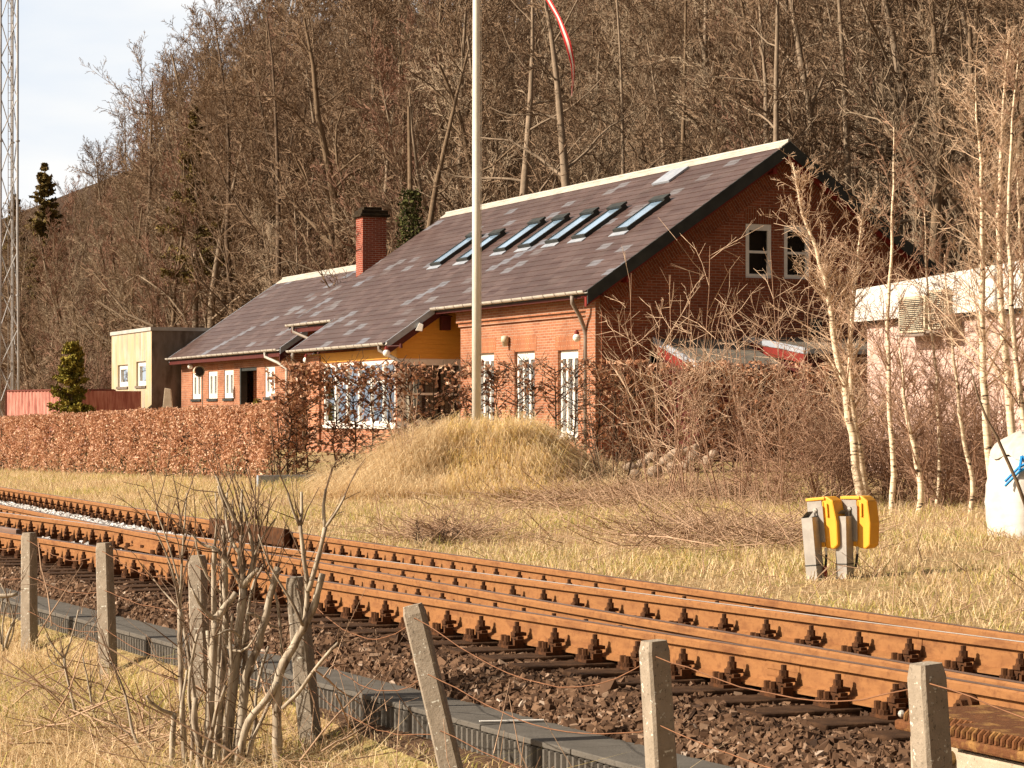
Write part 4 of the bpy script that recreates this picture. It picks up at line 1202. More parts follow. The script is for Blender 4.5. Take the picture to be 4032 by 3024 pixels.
den = np.clip(.70 + .5 * f, .15, 1) * np.where(t < -14.4, .25, 1)
ok = rng.uniform(0, 1, n) < den; s, t, f = s[ok], t[ok], f[ok]; n = len(s)
h = rng.gamma(3, .026, n) * (1 + .5 * f) + .02
blades('grass', s, t, h, np.full(n, .0075) * rng.uniform(.6, 1.6, n), tones(s, t, .17), np.full(n, 1.25), droop=.25, label='dry straw coloured grass with green patches beyond the rails', cat='grass')
n = 60000
s = rng.uniform(-10, 22, n); t = rng.uniform(-14.9, -10.9, n)
h = rng.gamma(3, .025, n) + .02
blades('grass', s, t, h, np.full(n, .009), tones(s, t, .22), np.full(n, .6), label='short grass strip between the far rail and the low hedge', cat='grass')
# foreground bank
n = 95000
s = rng.uniform(-46, -22, n); t = tf(s) - .42 - rng.gamma(1.6, .95, n)
f = field_noise(s, t)
h = rng.gamma(3.2, .042, n) * (1 + .5 * f) + .03
h = np.where(t > tf(s) - .75, h * .35, h)
blades('grass', s, t, h, np.full(n, .0055) * rng.uniform(.6, 1.6, n), tones(s, t, .20, 5), np.full(n, 1.15), droop=.2, label='long dry grass on the near bank around the concrete posts', cat='grass')
# mound: long combed-down straw
n = 52000
a = rng.uniform(0, 2 * np.pi, n); r = 2.35 * np.sqrt(rng.uniform(0, 1, n))
X = MX + r * np.cos(a) * np.where(np.cos(a) < 0, 1.15, 1); Y = MY + r * np.sin(a) * 1.15
s, t = inv(X, Y)
bl = field_noise(s * 2.3, t * 2.3)
h = rng.gamma(5, .055, n) * (1 + .3 * bl)
tn = np.clip(rng.beta(2.8, 1.9, n) * .68 + .06 * bl, 0, .7)
yel = (np.abs(X - MX - .35) < .9) & (rng.uniform(0, 1, n) < .4); tn = np.where(yel, rng.uniform(.66, .84, n), tn)
P = world_pts(s, t, gz(s, t)); 
d = np.stack([X - MX, Y - MY - .6], 1); d /= np.maximum(np.linalg.norm(d, axis=1, keepdims=True), .2)
def mound_blades(name, **kw):
    fl = np.concatenate([d + rng.normal(0, .35, (n, 2)), np.zeros((n, 1))], 1)
    f = rng.uniform(0, 2 * np.pi, n); wv = np.stack([np.cos(f), np.sin(f), np.zeros(n)], 1) * (.0075 * rng.uniform(.6, 1.4, n))[:, None] * .5
    k1 = rng.uniform(.35, 1, n)[:, None]
    mid = P + (np.array([0, 0, .55]) + fl * .35 * k1) * h[:, None]; tip = P + (np.array([0, 0, .50]) + fl * 1.0 * k1) * h[:, None]
    tip[:, 2] -= .35 * h * k1[:, 0]
    V = np.stack([P - wv, P + wv, mid + wv * .8, mid - wv * .8, tip], 1).reshape(-1, 3)
    k = (np.arange(n) * 5)[:, None]
    return mesh_obj(name, V, [np.concatenate([k, k + 1, k + 2, k + 3], 1), np.concatenate([k + 3, k + 2, k + 4], 1)], M['grass'], tone=np.repeat(tn, 5), kind='stuff', **kw)
mound_blades('grass', label='long combed over straw grass covering the mound', cat='grass')
# cut brush, dead sticks and stalks lying in the field
def brush(name, n, smin, smax, tmin, tmax, lmin, lmax, r, m, lab, flat=.35, focus=None, zr=(0, .12)):
    s = rng.uniform(smin, smax, n); t = rng.uniform(tmin, tmax, n)
    if focus is not None:
        c = focus[rng.integers(0, len(focus), n)]; s = c[:, 0] + rng.normal(0, c[:, 2], n); t = c[:, 1] + rng.normal(0, c[:, 3], n)
    P = world_pts(s, t, gz(s, t) + rng.uniform(zr[0], zr[1], n)); ok = in_view(P); P = P[ok]; k = len(P)
    d = rng.normal(size=(k, 3)); d[:, 2] = np.abs(d[:, 2]) * flat; d /= np.linalg.norm(d, axis=1, keepdims=True)
    L = rng.uniform(lmin, lmax, (k, 1))
    m1 = P + d * L * .5 + rng.normal(0, .02, (k, 3)); e = P + d * L + rng.normal(0, .04, (k, 3))
    p0 = np.concatenate([P, m1]); p1 = np.concatenate([m1, e]); rr = r * rng.uniform(.6, 1.5, k)
    return sticks(p0, p1, np.concatenate([rr, rr * .8]), np.concatenate([rr * .8, rr * .5]), m, name, None, 4, kind='stuff', label=lab, cat='brushwood')
def focal(list_px):
    o = []
    for px, py, ds, dt in list_px:
        Y = 9300 * 1.3 / (py - 1648); X = (px - 2016) * Y / 9300; s, t = inv(X, Y); o.append((s, t, ds, dt))
    return np.array(o)
brush('brushwood', 2600, 0, 0, 0, 0, .25, .9, .0045, 'deadstick', 'cut reddish brushwood lying in heaps on the grass', .4, focal([(2850, 1985, 1.0, .9), (2600, 1990, .9, .8), (2750, 2090, 1.0, .8), (2950, 2120, .7, .6), (2300, 2010, 1.2, .7), (1750, 2075, .5, .3)]))
brush('brushwood', 1100, -44, -14, -14, -5, .12, .5, .0035, 'deadstick', 'scattered dry stalks standing and lying in the grass', 1.6)
brush('brushwood', 260, 0, 0, 0, 0, .2, .8, .005, 'deadstick', 'dead branches tangled in the bank grass beside the pruned bush', .35, np.array([(-35.6, -19.75, .9, .25), (-34.6, -19.9, .9, .35), (-33.5, -20.0, .8, .3)]))
brush('brushwood', 140, 0, 0, 0, 0, .3, .75, .0022, 'deadstick', 'thin dry stalks on the near bank', 2.2, np.array([(-37, -19.25, 1.4, .22), (-30, -19.9, 3.0, .5), (-27.5, -20.6, 1.6, .4)]))
# long cut rods
for px, py, px2, py2, lab in ((2450, 2105, 2830, 2150, 'long dark rod lying in the grass beyond the rails'), (2560, 2085, 2700, 2000, 'pale rod leaning out of the cut brushwood')):
    a = Vector(at(px, py, 9300 * 1.28 / (py - 1648))); b = Vector(at(px2, py2, 9300 * 1.24 / (py2 - 1648)))
    MB().tube([a, a.lerp(b, .5) + Vector((0, 0, .03)), b], .008, 6).build('fallen_rod', M['deadstick'], smooth=True, label=lab, cat='stick')
# fieldstones by the hedge
RK = [(2480, 1840, 34), (2530, 1825, 30), (2565, 1800, 36), (2620, 1815, 38), (2660, 1790, 40), (2705, 1775, 32), (2735, 1800, 44), (2785, 1815, 36), (2745, 1765, 30), (2810, 1790, 30), (2580, 1860, 44), (2650, 1845, 40), (2500, 1870, 36), (2700, 1835, 36)]
for i, (px, py, rp) in enumerate(RK):
    Y = 39.3 - (py - 1765) * .018; p = at(px, py, Y); v, f = ico()
    me = MB(); me.v = [tuple(np.array(q) * np.array([1.2, 1, .8]) * rnd.uniform(.85, 1.12) * rp * Y / 9300) for q in v]; me.f = [tuple(int(k) for k in q) for q in f]
    o = me.build('fieldstone', M['rock'], smooth=True, label='rounded fieldstone in the pile beside the tall hedge', cat='stone', group='fieldstones piled by the hedge')
    o.location = p; o.rotation_euler = (rnd.uniform(-.4, .4), rnd.uniform(-.4, .4), rnd.uniform(0, 6))
    sb = o.modifiers.new('round', 'SUBSURF'); sb.levels = 1; sb.render_levels = 2

# ------------------------------------------------------------------ flagpole, pennant, yellow boxes, bag, mast, lamps and small fixtures
fx, fy, fz = at(1876, 1700, 38.3)
fp = empty('flagpole', (fx, fy, gzxy(fx, fy) - .1), label='tall white flagpole rising out of the grassy mound', cat='flagpole')
TOPZ = 10.6
MB().tube([(0, 0, 0), (0, 0, 4), (.0, 0, 8), (.01, 0, TOPZ)], [.073, .069, .058, .045], 16).build('pole', M['flagpole'], fp, smooth=True)
MB().ball((.01, 0, TOPZ + .06), .08).build('finial', M['brass'], fp, smooth=True)
MB().tube([(.075, -.02, 1.1), (.085, -.02, 5), (.06, -.02, TOPZ)], .004, 5).build('halyard', M['flagpole'], fp)
topw = Vector((fx + .05, fy - .02, fp.location.z + TOPZ - .1))
cp = [topw, topw + Vector((.25, 0, -.35)), Vector(at(2075, -160, 38.2)), Vector(at(2158, -2, 38.2)), Vector(at(2200, 70, 38.15)), Vector(at(2235, 165, 38.1)), Vector(at(2255, 250, 38.1)), Vector(at(2257, 315, 38.1)), Vector(at(2250, 378, 38.1))]
wd = [.10, .10, .10, .085, .075, .10, .075, .035, .010]
V = []; Fq = []; Fr = []
up = MB(); up2 = MB()
fine = []
for i in range(len(cp) - 1):
    for k in range(6):
        u = k / 6; fine.append((cp[i].lerp(cp[i + 1], u), wd[i] + (wd[i + 1] - wd[i]) * u))
fine.append((cp[-1], wd[-1]))
for _ in range(2):
    fine = [fine[0]] + [((fine[i - 1][0] + fine[i][0] * 2 + fine[i + 1][0]) / 4, fine[i][1]) for i in range(1, len(fine) - 1)] + [fine[-1]]
ring = []
for i, (p, w_) in enumerate(fine):
    d = (fine[min(i + 1, len(fine) - 1)][0] - fine[max(i - 1, 0)][0]).normalized()
    tw = .55 * math.sin(i * .19 + .4)
    x = d.cross(Vector((0, 1, 0))).normalized(); x = (x * math.cos(tw) + Vector((0, 1, 0)) * math.sin(tw))
    ring.append([p - x * w_ / 2, p - x * w_ * .18, p + x * w_ * .18, p + x * w_ / 2])
pn_w = MB(); pn_r = MB()
for a, b in zip(ring[:-1], ring[1:]):
    pn_w.quad(a[1], a[2], b[2], b[1]); pn_r.quad(a[0], a[1], b[1], b[0]); pn_r.quad(a[2], a[3], b[3], b[2])
pe = empty('pennant', topw, label='narrow red and white pennant hanging in a curve from the flagpole top', cat='pennant')
M['pred'] = N('pennant_red').fin((.55, .03, .03), .7); M['pwhite'] = N('pennant_white').fin((.80, .77, .72), .7)
for mb_, nm, mt in ((pn_w, 'white_stripe', 'pwhite'), (pn_r, 'red_border', 'pred')):
    mb_.v = [tuple(Vector(v) - topw) for v in mb_.v]; o = mb_.build(nm, M[mt], pe)
    so = o.modifiers.new('cloth', 'SOLIDIFY'); so.thickness = .003
def ybox(px, py, lean, label, Y=21.4):
    x, y, _ = at(px, py, Y); z = gzxy(x, y)
    e = empty('trackside_box', (x, y, z), rad(-40), label=label, cat='signal box', group='yellow trackside boxes on steel posts'); e.rotation_euler.y = lean
    c = MB()     # steel channel post: open towards the camera side
    c.box(-.065, .050, -.06, -.052, -.25, .565); c.box(-.065, -.057, -.0515, .06, -.25, .565); c.box(.042, .05, -.0515, .06, -.25, .565)
    c.quad((-.065, -.06, .565), (.0, -.06, .62), (.02, .02, .62), (-.065, .06, .565)); c.build('channel_post', M['galv'], e)
    b = MB(); b.box(-.067, .052, -.063, .062, .128, .138); b.build('strap', M['black'], e)
    p = MB(); p.box(-.07, .085, .062, .07, .30, .71); p.box(.045, .098, .052, .0615, .34, .66); po = p.build('back_plate', M['galv'], e)
    p = MB(); p.tube([(.02, .04, .42), (.02, .04, .63)], .008, 6); p.tube([(.02, .04, .63), (.02, .07, .63)], .02, 6); p.tube([(.02, .04, .42), (.02, .07, .42)], .02, 6); p.build('clamp_bolt', M['zinc'], po)
    h = MB(); h.prism([(-.08, .72), (-.08, .745), (.14, .745), (.20, .70), (.225, .5), (.215, .30), (.17, .265), (.085, .28), (.085, .70)], .0, .30, lambda u, v, a: (u, .072 + a * .55, v))
    ho = h.build('yellow_case', M['orange'], e, bevel=.018)
    h = MB(); h.box(.088, .10, .065, .0715, .29, .70); h.box(.125, .145, .055, .0715, .56, .68); h.box(-.08, .12, .058, .0715, .718, .742); h.build('case_rim', M['orange'], ho, bevel=.003)
    g = MB(); g.box(.028, .085, .06, .11, .29, .335); g.build('cable_entry', M['orange'], e, bevel=.005)
    g = MB(); g.tube([(.075, .09, .285), (.075, .09, .25)], .016, 8); g.tube([(.075, .09, .25), (.072, .09, .22)], .010, 8); g.build('gland', M['white'], e)
    g = MB(); g.tube([(.072, .09, .22), (.062, .085, .14), (.055, .08, .10)], .012, 8); g.build('cable', M['rubber'], e)
    return e
e = ybox(3214, 2240, -.10, 'left yellow trackside box on a post with a red tube at its foot')
MB().tube([(.068, .06, .12), (.062, .06, .0)], .018, 10).build('red_tube', M['red'], e)
ybox(3330, 2252, -.02, 'right yellow trackside box on an upright steel post')
# white big bag
bx, by, bz = at(4085, 2105, 26.5)
bag = empty('bulk_bag', (bx, by, gzxy(bx, by) - .02), rad(14), label='white woven bulk bag with grey folded top at the right edge', cat='bag')
V = []; Fq = []
NZ, NA = 14, 40
for i in range(NZ + 1):
    u = i / NZ; z = .92 * u
    for k in range(NA):
        a = 2 * math.pi * k / NA; c, s_ = math.cos(a), math.sin(a)
        rr = .45 / (abs(c) ** 9 + abs(s_) ** 9) ** (1 / 9)
        rr *= (1 + .035 * math.sin(math.pi * u) + .012 * math.sin(a * 7 + u * 9) + .01 * math.sin(u * 31 + a * 3)) * (1 - .05 * u ** 4)
        V.append((rr * c, rr * s_, z))
for i in range(NZ):
    for k in range(NA): j = (k + 1) % NA; Fq.append((i * NA + k, i * NA + j, (i + 1) * NA + j, (i + 1) * NA + k))
mesh_obj('sack', V, Fq, M['sack'], bag, True)
V = []; Fq = []
for i in range(7):
    u = i / 6
    for k in range(NA):
        a = 2 * math.pi * k / NA; c, s_ = math.cos(a), math.sin(a)
        rr = .44 / (abs(c) ** 7 + abs(s_) ** 7) ** (1 / 7) * (1 - .55 * u ** 1.3) * (1 + .05 * math.sin(a * 5 + u * 4))
        V.append((rr * c, rr * s_, .915 + .27 * u ** .8 + .03 * math.sin(a * 6 + 2 * u)))
for i in range(6):
    for k in range(NA): j = (k + 1) % NA; Fq.append((i * NA + k, i * NA + j, (i + 1) * NA + j, (i + 1) * NA + k))
Fq.append(tuple(6 * NA + k for k in range(NA)))
mesh_obj('folded_top', V, Fq, M['sackgrey'], bag, True)
sb = MB()
for dz in (0, .05): sb.tube([(-.56, -.34, .60 + dz), (-.44, -.44, .76 + dz), (-.2, -.50, .90 + dz * .6), (.2, -.48, 1.02 + dz), (.45, -.40, 1.12 + dz)], .017, 6)
sb.tube([(-.44, -.45, .78), (-.40, -.42, .93)], .016, 6); sb.tube([(-.3, -.49, .84), (-.40, -.42, .93)], .016, 6)
sb.build('lifting_strap', M['blue'], bag)

# lattice mast
mx, my, _ = at(35, 1500, 92)
mast = empty('lattice_mast', (mx, my, 0), label='tall galvanised lattice mast cut by the left picture edge', cat='mast')
legs = [(-.30, -.1), (.36, -.1), (.05, .42)]
TZ = 24
def lp(i, z):
    f = 1 + .20 * max(0, 8 - z) / 8
    return (legs[i][0] * f, legs[i][1] * f, z)
for i in range(3):
    MB().tube([lp(i, 0), lp(i, 8), lp(i, TZ)], .047, 10).build('leg', M['mast'], mast, smooth=True)
z = .4; k = 0; br = MB(); br2 = MB()
while z < TZ - 1.6:
    for i in range(3):
        j = (i + 1) % 3
        a, b = (i, j) if k % 2 == 0 else (j, i)
        br.tube([lp(a, z), lp(b, z + 1.5)], .02, 6)
    z += 1.5; k += 1
br.build('bracing', M['mast'], mast)
la = MB()
for x in (-.05, .15): la.tube([(x, .1, 0), (x, .1, TZ)], .014, 6)
z = .3
while z < TZ: la.tube([(-.05, .1, z), (.15, .1, z)], .009, 5); z += .3
la.tube([(.05, .16, 0), (.05, .16, TZ)], .02, 6)
la.build('ladder', M['pipe'], mast)
fl = MB()
for i in range(3):
    for z in (6.2, 12.2, 18.2): x, y, _ = lp(i, z); fl.cyl((x, y), .085, z - .03, z + .03)
fl.build('flange', M['mast'], mast)

# red corrugated steel fence / container row
def corrugated(name, a, b, z0, z1, m, label):
    a = Vector(a); b = Vector(b); L = (b - a).length; d = (b - a).normalized(); nrm = Vector((d.y, -d.x, 0))
    V = []; Fq = []; n = int(L / .06)
    for i in range(n + 1):
        o = (0, .03, .03, 0)[i % 4]; p = a + d * (i * L / n) + nrm * o
        V += [(p.x, p.y, z0), (p.x, p.y, z1)]
        if i: Fq.append((2 * i - 2, 2 * i, 2 * i + 1, 2 * i - 1))
    e = empty(name, a, label=label, cat='container')
    V = [tuple(Vector(v) - a) for v in V]
    mesh_obj('side_panel', V, Fq, M[m], e)
    c = MB()
    for p in (a, b):
        q = p - a; c.box(q.x - .05, q.x + .05, q.y - .05, q.y + .05, z0, z1 + .05)
    c.tube([Vector((0, 0, z1 + .02)), b - a + Vector((0, 0, z1 + .02))], .05, 4); c.build('frame', M['container_dark'], e)
    r = MB(); q = b - a; r.quad((0, 0, z1), tuple(q + Vector((0, 0, z1))), tuple(q - nrm * 2.4 + Vector((0, 0, z1))), tuple(-nrm * 2.4 + Vector((0, 0, z1))))
    for p, q2 in ((Vector((0, 0, 0)), -nrm * 2.4), (q, q - nrm * 2.4)): r.quad((p.x, p.y, z0), (q2.x, q2.y, z0), (q2.x, q2.y, z1), (p.x, p.y, z1))
    r.build('roof', M[m], e)
    return e
ZC = 1.4 + (1648 - 1538) * 84 / 9300
corrugated('steel_container', (at(28, 1600, 88)[0], 88, 0), (at(330, 1600, 84)[0], 84, 0), -.1, ZC, 'container', 'faded red corrugated steel container behind the hedge at the far left')
corrugated('steel_container', (at(348, 1600, 86)[0], 86, 0), (at(450, 1600, 87)[0], 87, 0), -.1, ZC + .02, 'container_dark', 'darker rusty steel container in the shade beside the concrete annex')  # darker steel colour carries this container's shade

# pink low building on the right
pa = Vector(at(3415, 1700, 44.5)); 
pb = empty('pink_building', (pa.x, pa.y, 0), H_ANG, label='low pale pink brick building with deep white fascia behind the birches', cat='building')
b = MB(); b.box(0, 7, -16, 0, 0, 3.28); b.build('wall', M['pink'], pb)
f = MB(); f.prism([(.18, 3.22), (-16.1, 3.36), (-16.1, 4.55), (.18, 3.82)], -.22, -.12, lambda u, v, a: (a, u, v))
f.prism([(-.12, 3.22), (6, 3.22), (6, 3.82), (-.12, 3.82)], .10, .18, lambda u, v, a: (u, a, v)); f.build('fascia', M['fascia'], pb)
f = MB(); f.quad((-.12, .1, 3.8), (-.12, -16, 4.5), (7, -16, 4.5), (7, .1, 3.8)); f.build('roof', M['shedroof'], pb)
f = MB(); f.box(-.115, -.004, -16, 0, 3.18, 3.27); f.build('painted_shadow_strip', M['black'], pb)  # solid black strip paints the shade below the fascia
def acu(px, py, w_, hh, label):
    q = (px - 2016) / 9300
    s0 = ((pa.x) - q * pa.y) / (SN + CS * q)     # where the column meets the wall
    k = empty('air_conditioner', (pa.x - SN * s0 - CS * .20, pa.y + CS * s0 - SN * .20, EYE + (1648 - py) * (pa.y + CS * s0) / 9300), H_ANG, label=label, cat='air conditioner', group='air conditioning units on the pink wall')
    MB().box(-.16, .16, -w_ / 2, w_ / 2, -hh / 2, hh / 2).build('case', M['beige'], k, bevel=.015)
    g = MB(); z = -hh / 2 + .06
    g.box(-.172, -.162, -w_ / 2 + .05, w_ / 2 - .05, -hh / 2 + .05, hh / 2 - .05); go = g.build('grille_back', M['black'], k)
    g = MB()
    while z < hh / 2 - .05: g.box(-.182, -.174, -w_ / 2 + .04, w_ / 2 - .04, z, z + .012); z += .035
    g.build('grille', M['beige'], go)
    g = MB(); g.box(-.2, .18, -w_ / 2 - .02, w_ / 2 + .02, -hh / 2 - .06, -hh / 2 - .02); g.build('bracket', M['pipe'], k)
acu(3655, 1240, .85, .66, 'pale air conditioner with a slatted grille on the pink wall')
acu(3755, 1220, .55, .70, 'second air conditioner case, nearer and plainer, on the pink wall')

# wall lamps with opal globes
def lamp(px, py, s_wall, t_wall, label, arm=.5, face='front', r=.095):
    q = (px - 2016) / 9300; tl = t_wall - (.25 if face == 'front' else 0)
    sl_ = (HX + CS * tl - q * (HY + SN * tl)) / (SN + CS * q)
    Yd = HY + CS * sl_ + SN * tl
    x, y, z = at(px, py, Yd)
    e = empty('wall_lamp', (x, y, z), H_ANG, label=label, cat='lamp', group='opal globe lamps on the brick walls')
    MB().ball((0, 0, 0), r, 18, 12).build('globe', M['globe'], e, smooth=True)
    MB().tube([(0, 0, r - .01), (0, 0, r + .05)], .055, 10).tube([(0, 0, r + .05), (0, 0, r + .09)], .03, 10).build('socket', M['red'], e)
    lx, ly = (inv(x, y)[1], inv(x, y)[0])
    if face == 'front': MB().tube([(0, 0, r + .08), (t_wall - lx, -.45, r + .085)], .014, 6).cyl((t_wall - lx - .02, -.45), .04, r + .03, r + .14).build('arm', M['darkred'], e)
    else: MB().tube([(0, 0, r + .08), (.45, s_wall - ly, r + .085)], .014, 6).build('arm', M['darkred'], e)
    return e
lamp(2271, 1330, 1.6, 0, 'white globe lamp beside the downpipe at the near house corner')
lamp(1522, 1390, 9.25, -1.75, 'white globe lamp over the bay corner under the cheek boards', r=.095)
lamp(1240, 1401, 17.6, -.9, 'white globe lamp under the eave right of the dark porch', r=.095)
lamp(1206, 1418, 18.6, -.9, 'white globe lamp in the dark porch, lower of the close pair', r=.095)
lamp(749, 1443, 34.0, 0, 'white globe lamp on the low wing above the round horn', r=.095)
x, y, z = at(784, 1462, 80.2)
hn = empty('horn', (x, y, z), label='round grey horn on a thin pole before the wing windows', cat='horn')
hv = MB(); hv.tube([(-.15, .25, .02), (-.08, .12, .01), (0, -.02, 0), (.02, -.05, 0)], [.10, .15, .19, .20], 18, False); ho = hv.build('bell', M['beige'], hn, smooth=True)
hv = MB(); hv.tube([(.012, -.035, 0), (.013, -.037, 0)], [.15, .15], 18); hv.build('mouth', M['black'], hn)
MB().tube([(.10, .1, -1.9), (.10, .1, 0)], .018, 7).build('pole', M['pipe'], hn)
x, y, z = at(660, 1600, 84.5)
sb = MB(); sb.prism([(-.28, -1.1), (.30, -1.1), (.12, .62), (-.10, .66)], -.06, .06, lambda u, v, a: (u, a, v)); o = sb.build('stone_slab', M['box_wall'], bevel=.02, label='pale stone slab standing against the dark annex wall', cat='slab'); o.location = (x, y, z)
# fixtures on the house front
def on_front(px, py, t):
    q = (px - 2016) / 9300; s_ = (HX + CS * t - q * (HY + SN * t)) / (SN + CS * q)
    return at(px, py, HY + CS * s_ + SN * t)
def on_gable(px, py, s_):
    q = (px - 2016) / 9300; t = (q * (HY + CS * s_) - HX + SN * s_) / (CS - q * SN)
    return at(px, py, HY + CS * s_ + SN * t)
x, y, z = on_front(1988, 1342, -.11)
o = MB().tube([(0, 0, .13), (0, 0, .11), (0, 0, -.03), (0, 0, -.04), (0, 0, -.14)], [.03, .09, .10, .07, .06], 12).build('wall_horn', M['beige'], smooth=True, label='small cream loudspeaker on the brick wall between the tall windows', cat='loudspeaker'); o.location = (x, y, z)
x, y, z = on_gable(1753, 1272, 9.18)
o = MB().box(-.13, .13, -.09, .09, -.19, .16).box(-.16, .16, -.12, .12, .161, .19).build('nesting_box', M['darkred'], bevel=.01, label='dark red nesting box high on the yellow boarded cheek', cat='nesting box'); o.location = (x, y, z); o.rotation_euler = (0, 0, H_ANG)
x, y, z = on_gable(1648, 1290, 9.0)
o = MB().prism([(-.08, -.08), (.10, -.10), (.13, .08), (.02, .13)], -.07, .07, lambda u, v, a: (u, a, v)).build('wall_sensor', M['white'], bevel=.01, label='small white lamp sensor by the slanting eave of the yellow cheek', cat='sensor'); o.location = (x, y, z)

# ------------------------------------------------------------------ trees
def unit(v):
    n = np.linalg.norm(v); return v / n if n > 1e-9 else v
def grow(R, H, r0, levels, trunk_bend=.06, clear=.25, up=.25, lean=(0, 0), nseg=9, kink=.35):
    """bare tree. levels: list of (children per parent, length share, angle, segs). Returns thick segments, thin segments"""
    thick = []; thin = []
    def line(p, d, L, r, ns, bend, tip=.35, upw=0.0):
        pts = [p]; rs = [r]; dd = d.copy()
        for i in range(ns):
            dd = unit(dd + R.normal(0, bend, 3) + np.array([0, 0, upw]))
            p = p + dd * L / ns; pts.append(p); rs.append(r * (1 - (1 - tip) * (i + 1) / ns))
        return np.array(pts), np.array(rs)
    d0 = unit(np.array([lean[0], lean[1], 1.0]))
    tp, tr = line(np.zeros(3) - np.array([0, 0, .3]), d0, H, r0, nseg, trunk_bend, .18, .05)
    for i in range(len(tp) - 1): thick.append((tp[i], tp[i + 1], tr[i], tr[i + 1]))
    def sub(pts, rs, lvl, L0):
        if lvl >= len(levels): return
        cnt, share, ang, ns = levels[lvl]
        cum = np.linspace(0, 1, len(pts))
        for c in range(cnt):
            lo = clear if lvl == 0 else .12
            u = lo + (1 - lo) * ((c + R.uniform(0, 1)) / cnt)
            i = min(int(u * (len(pts) - 1)), len(pts) - 2); f = u * (len(pts) - 1) - i
            p = pts[i] + (pts[i + 1] - pts[i]) * f; r = rs[i] + (rs[i + 1] - rs[i]) * f
            pd = unit(pts[i + 1] - pts[i])
            q = R.normal(size=3); q = unit(q - q.dot(pd) * pd)
            a = ang * R.uniform(.65, 1.3)
            d = unit(pd * math.cos(a) + q * math.sin(a) + np.array([0, 0, up * (.4 if lvl == 0 else .25)]))
            L = L0 * share * R.uniform(.6, 1.25) * ((1.15 - .65 * u) if lvl == 0 else (1.05 - .4 * u))
            rr = min(r * .62, .012 * L + .006) if lvl > 0 else r * R.uniform(.30, .5)
            rr = max(rr, RMIN)
            P, Rr = line(p, d, L, rr, ns, kink * (.5 if lvl == 0 else .6), .3, up * .12)
            Rr = np.maximum(Rr, RMIN * .75)
            dst = thick if lvl == 0 else thin
            for k in range(len(P) - 1): dst.append((P[k], P[k + 1], Rr[k], Rr[k + 1]))
            sub(P, Rr, lvl + 1, L)
    sub(tp, tr, 0, H)
    return thick, thin
RMIN = .012
def seg_mesh(segs, n):
    a = np.array([s[0] for s in segs]); b = np.array([s[1] for s in segs]); r = np.array([s[2] for s in segs]); q = np.array([s[3] for s in segs])
    d = b - a; a = a - d * .03
    return seg_tubes(a, b, r, q, n)
def tree_proto(name, seed, H, r0, levels, bark, twig, label, group, **kw):
    R = np.random.default_rng(seed)
    th, tn = grow(R, H, r0, levels, **kw)
    e = empty(name, label=label, cat='tree', group=group)
    V, Q = seg_mesh(th, 7); a = mesh_obj('trunk', V, [Q], M[bark], e, True)
    V, Q = seg_mesh(tn, 3); b = mesh_obj('crown', V, [Q], M[twig], e)
    kids(e, a, b)
    return e
def place(proto, used, X, Y, z, sc, rz, **kw):
    if not used.get(proto.name): e = proto; used[proto.name] = True
    else: e = copy_tree(proto)
    e.location = (X, Y, z); e.rotation_euler = (rnd.uniform(-.05, .05), rnd.uniform(-.05, .05), rz); e.scale = (sc, sc, sc * rnd.uniform(.93, 1.1))
    return tag(e, **kw)
LV_A = [(16, .42, 1.0, 6), (9, .42, .8, 5), (7, .42, .7, 3), (3, .5, .6, 2)]
LV_B = [(20, .30, .75, 5), (10, .45, .6, 4), (7, .42, .6, 3), (3, .5, .6, 1)]
LV_C = [(24, .20, .9, 4), (9, .5, .7, 3), (6, .5, .6, 2)]
protos = []
GL = [('broad_tree', 'bare broad crowned tree with crooked limbs in the brown wood on the slope', 'bare broad crowned trees of the wood'), ('slender_tree', 'bare slender upright tree in the brown wood on the slope', 'bare slender trees of the wood'), ('thin_tree', 'thin young bare tree with pale twigs in the wood on the slope', 'thin young bare trees of the wood')]
for i in range(4): protos.append((0, tree_proto(GL[0][0], 100 + i, 13.5, .24, LV_A, ('bark', 'bark2')[i % 2], ('twig', 'twig', 'twig3', 'twig')[i], GL[0][1], GL[0][2], kink=.42, clear=.16, trunk_bend=.09)))
for i in range(4): protos.append((1, tree_proto(GL[1][0], 200 + i, 15, .20, LV_B, ('bark2', 'bark')[i % 2], ('twig', 'twig2', 'twig', 'twig3')[i], GL[1][1], GL[1][2], up=.5, clear=.2)))
for i in range(3): protos.append((2, tree_proto(GL[2][0], 300 + i, 10.5, .10, LV_C, 'bark2', ('twig3', 'twig', 'twig2')[i], GL[2][1], GL[2][2], up=.35, clear=.12)))
used = {}
pts = []
def try_add(X, Y, mind):
    for (x, y) in pts:
        if (x - X) ** 2 + (y - Y) ** 2 < mind * mind: return False
    pts.append((X, Y)); return True
# where the wood stands: close rows at the slope's foot, thinner behind
cand = []
for _ in range(16000):
    Y = rnd.uniform(62, 275); px = rnd.uniform(-260, 4300); X = (px - 2016) * Y / 9300
    s_, t_ = inv(X, Y)
    if not (12.0 < t_ < 95): continue
    if Y < 92 and px < 1000: continue
    cand.append((t_ + rnd.uniform(0, 14), X, Y, t_, px))
cand.sort()
nt_ = [0, 0, 0]
for key, X, Y, t_, px in cand:
    if len(pts) >= 560: break
    if not try_add(X, Y, 2.3 if Y < 110 else 3.3): continue
    right = px > 2500
    kind = rnd.choices((0, 1, 2), (.42, .28, .30) if px > 700 else (.35, .40, .25))[0]
    ch = [p for k, p in protos if k == kind]
    pr = rnd.choice(ch)
    z = float(gz(*inv(X, Y))); 
    sc = rnd.uniform(.75, 1.15) * np.interp(px, [0, 450, 900, 1500, 2300], [.82, .95, 1.38, 1.3, 1.02])
    place(pr, used, X, Y, z, sc, rnd.uniform(0, 6.28))
for k, p in protos:
    if not used.get(p.name): place(p, used, 6, 90, float(gz(*inv(6, 90))), 1, 0)

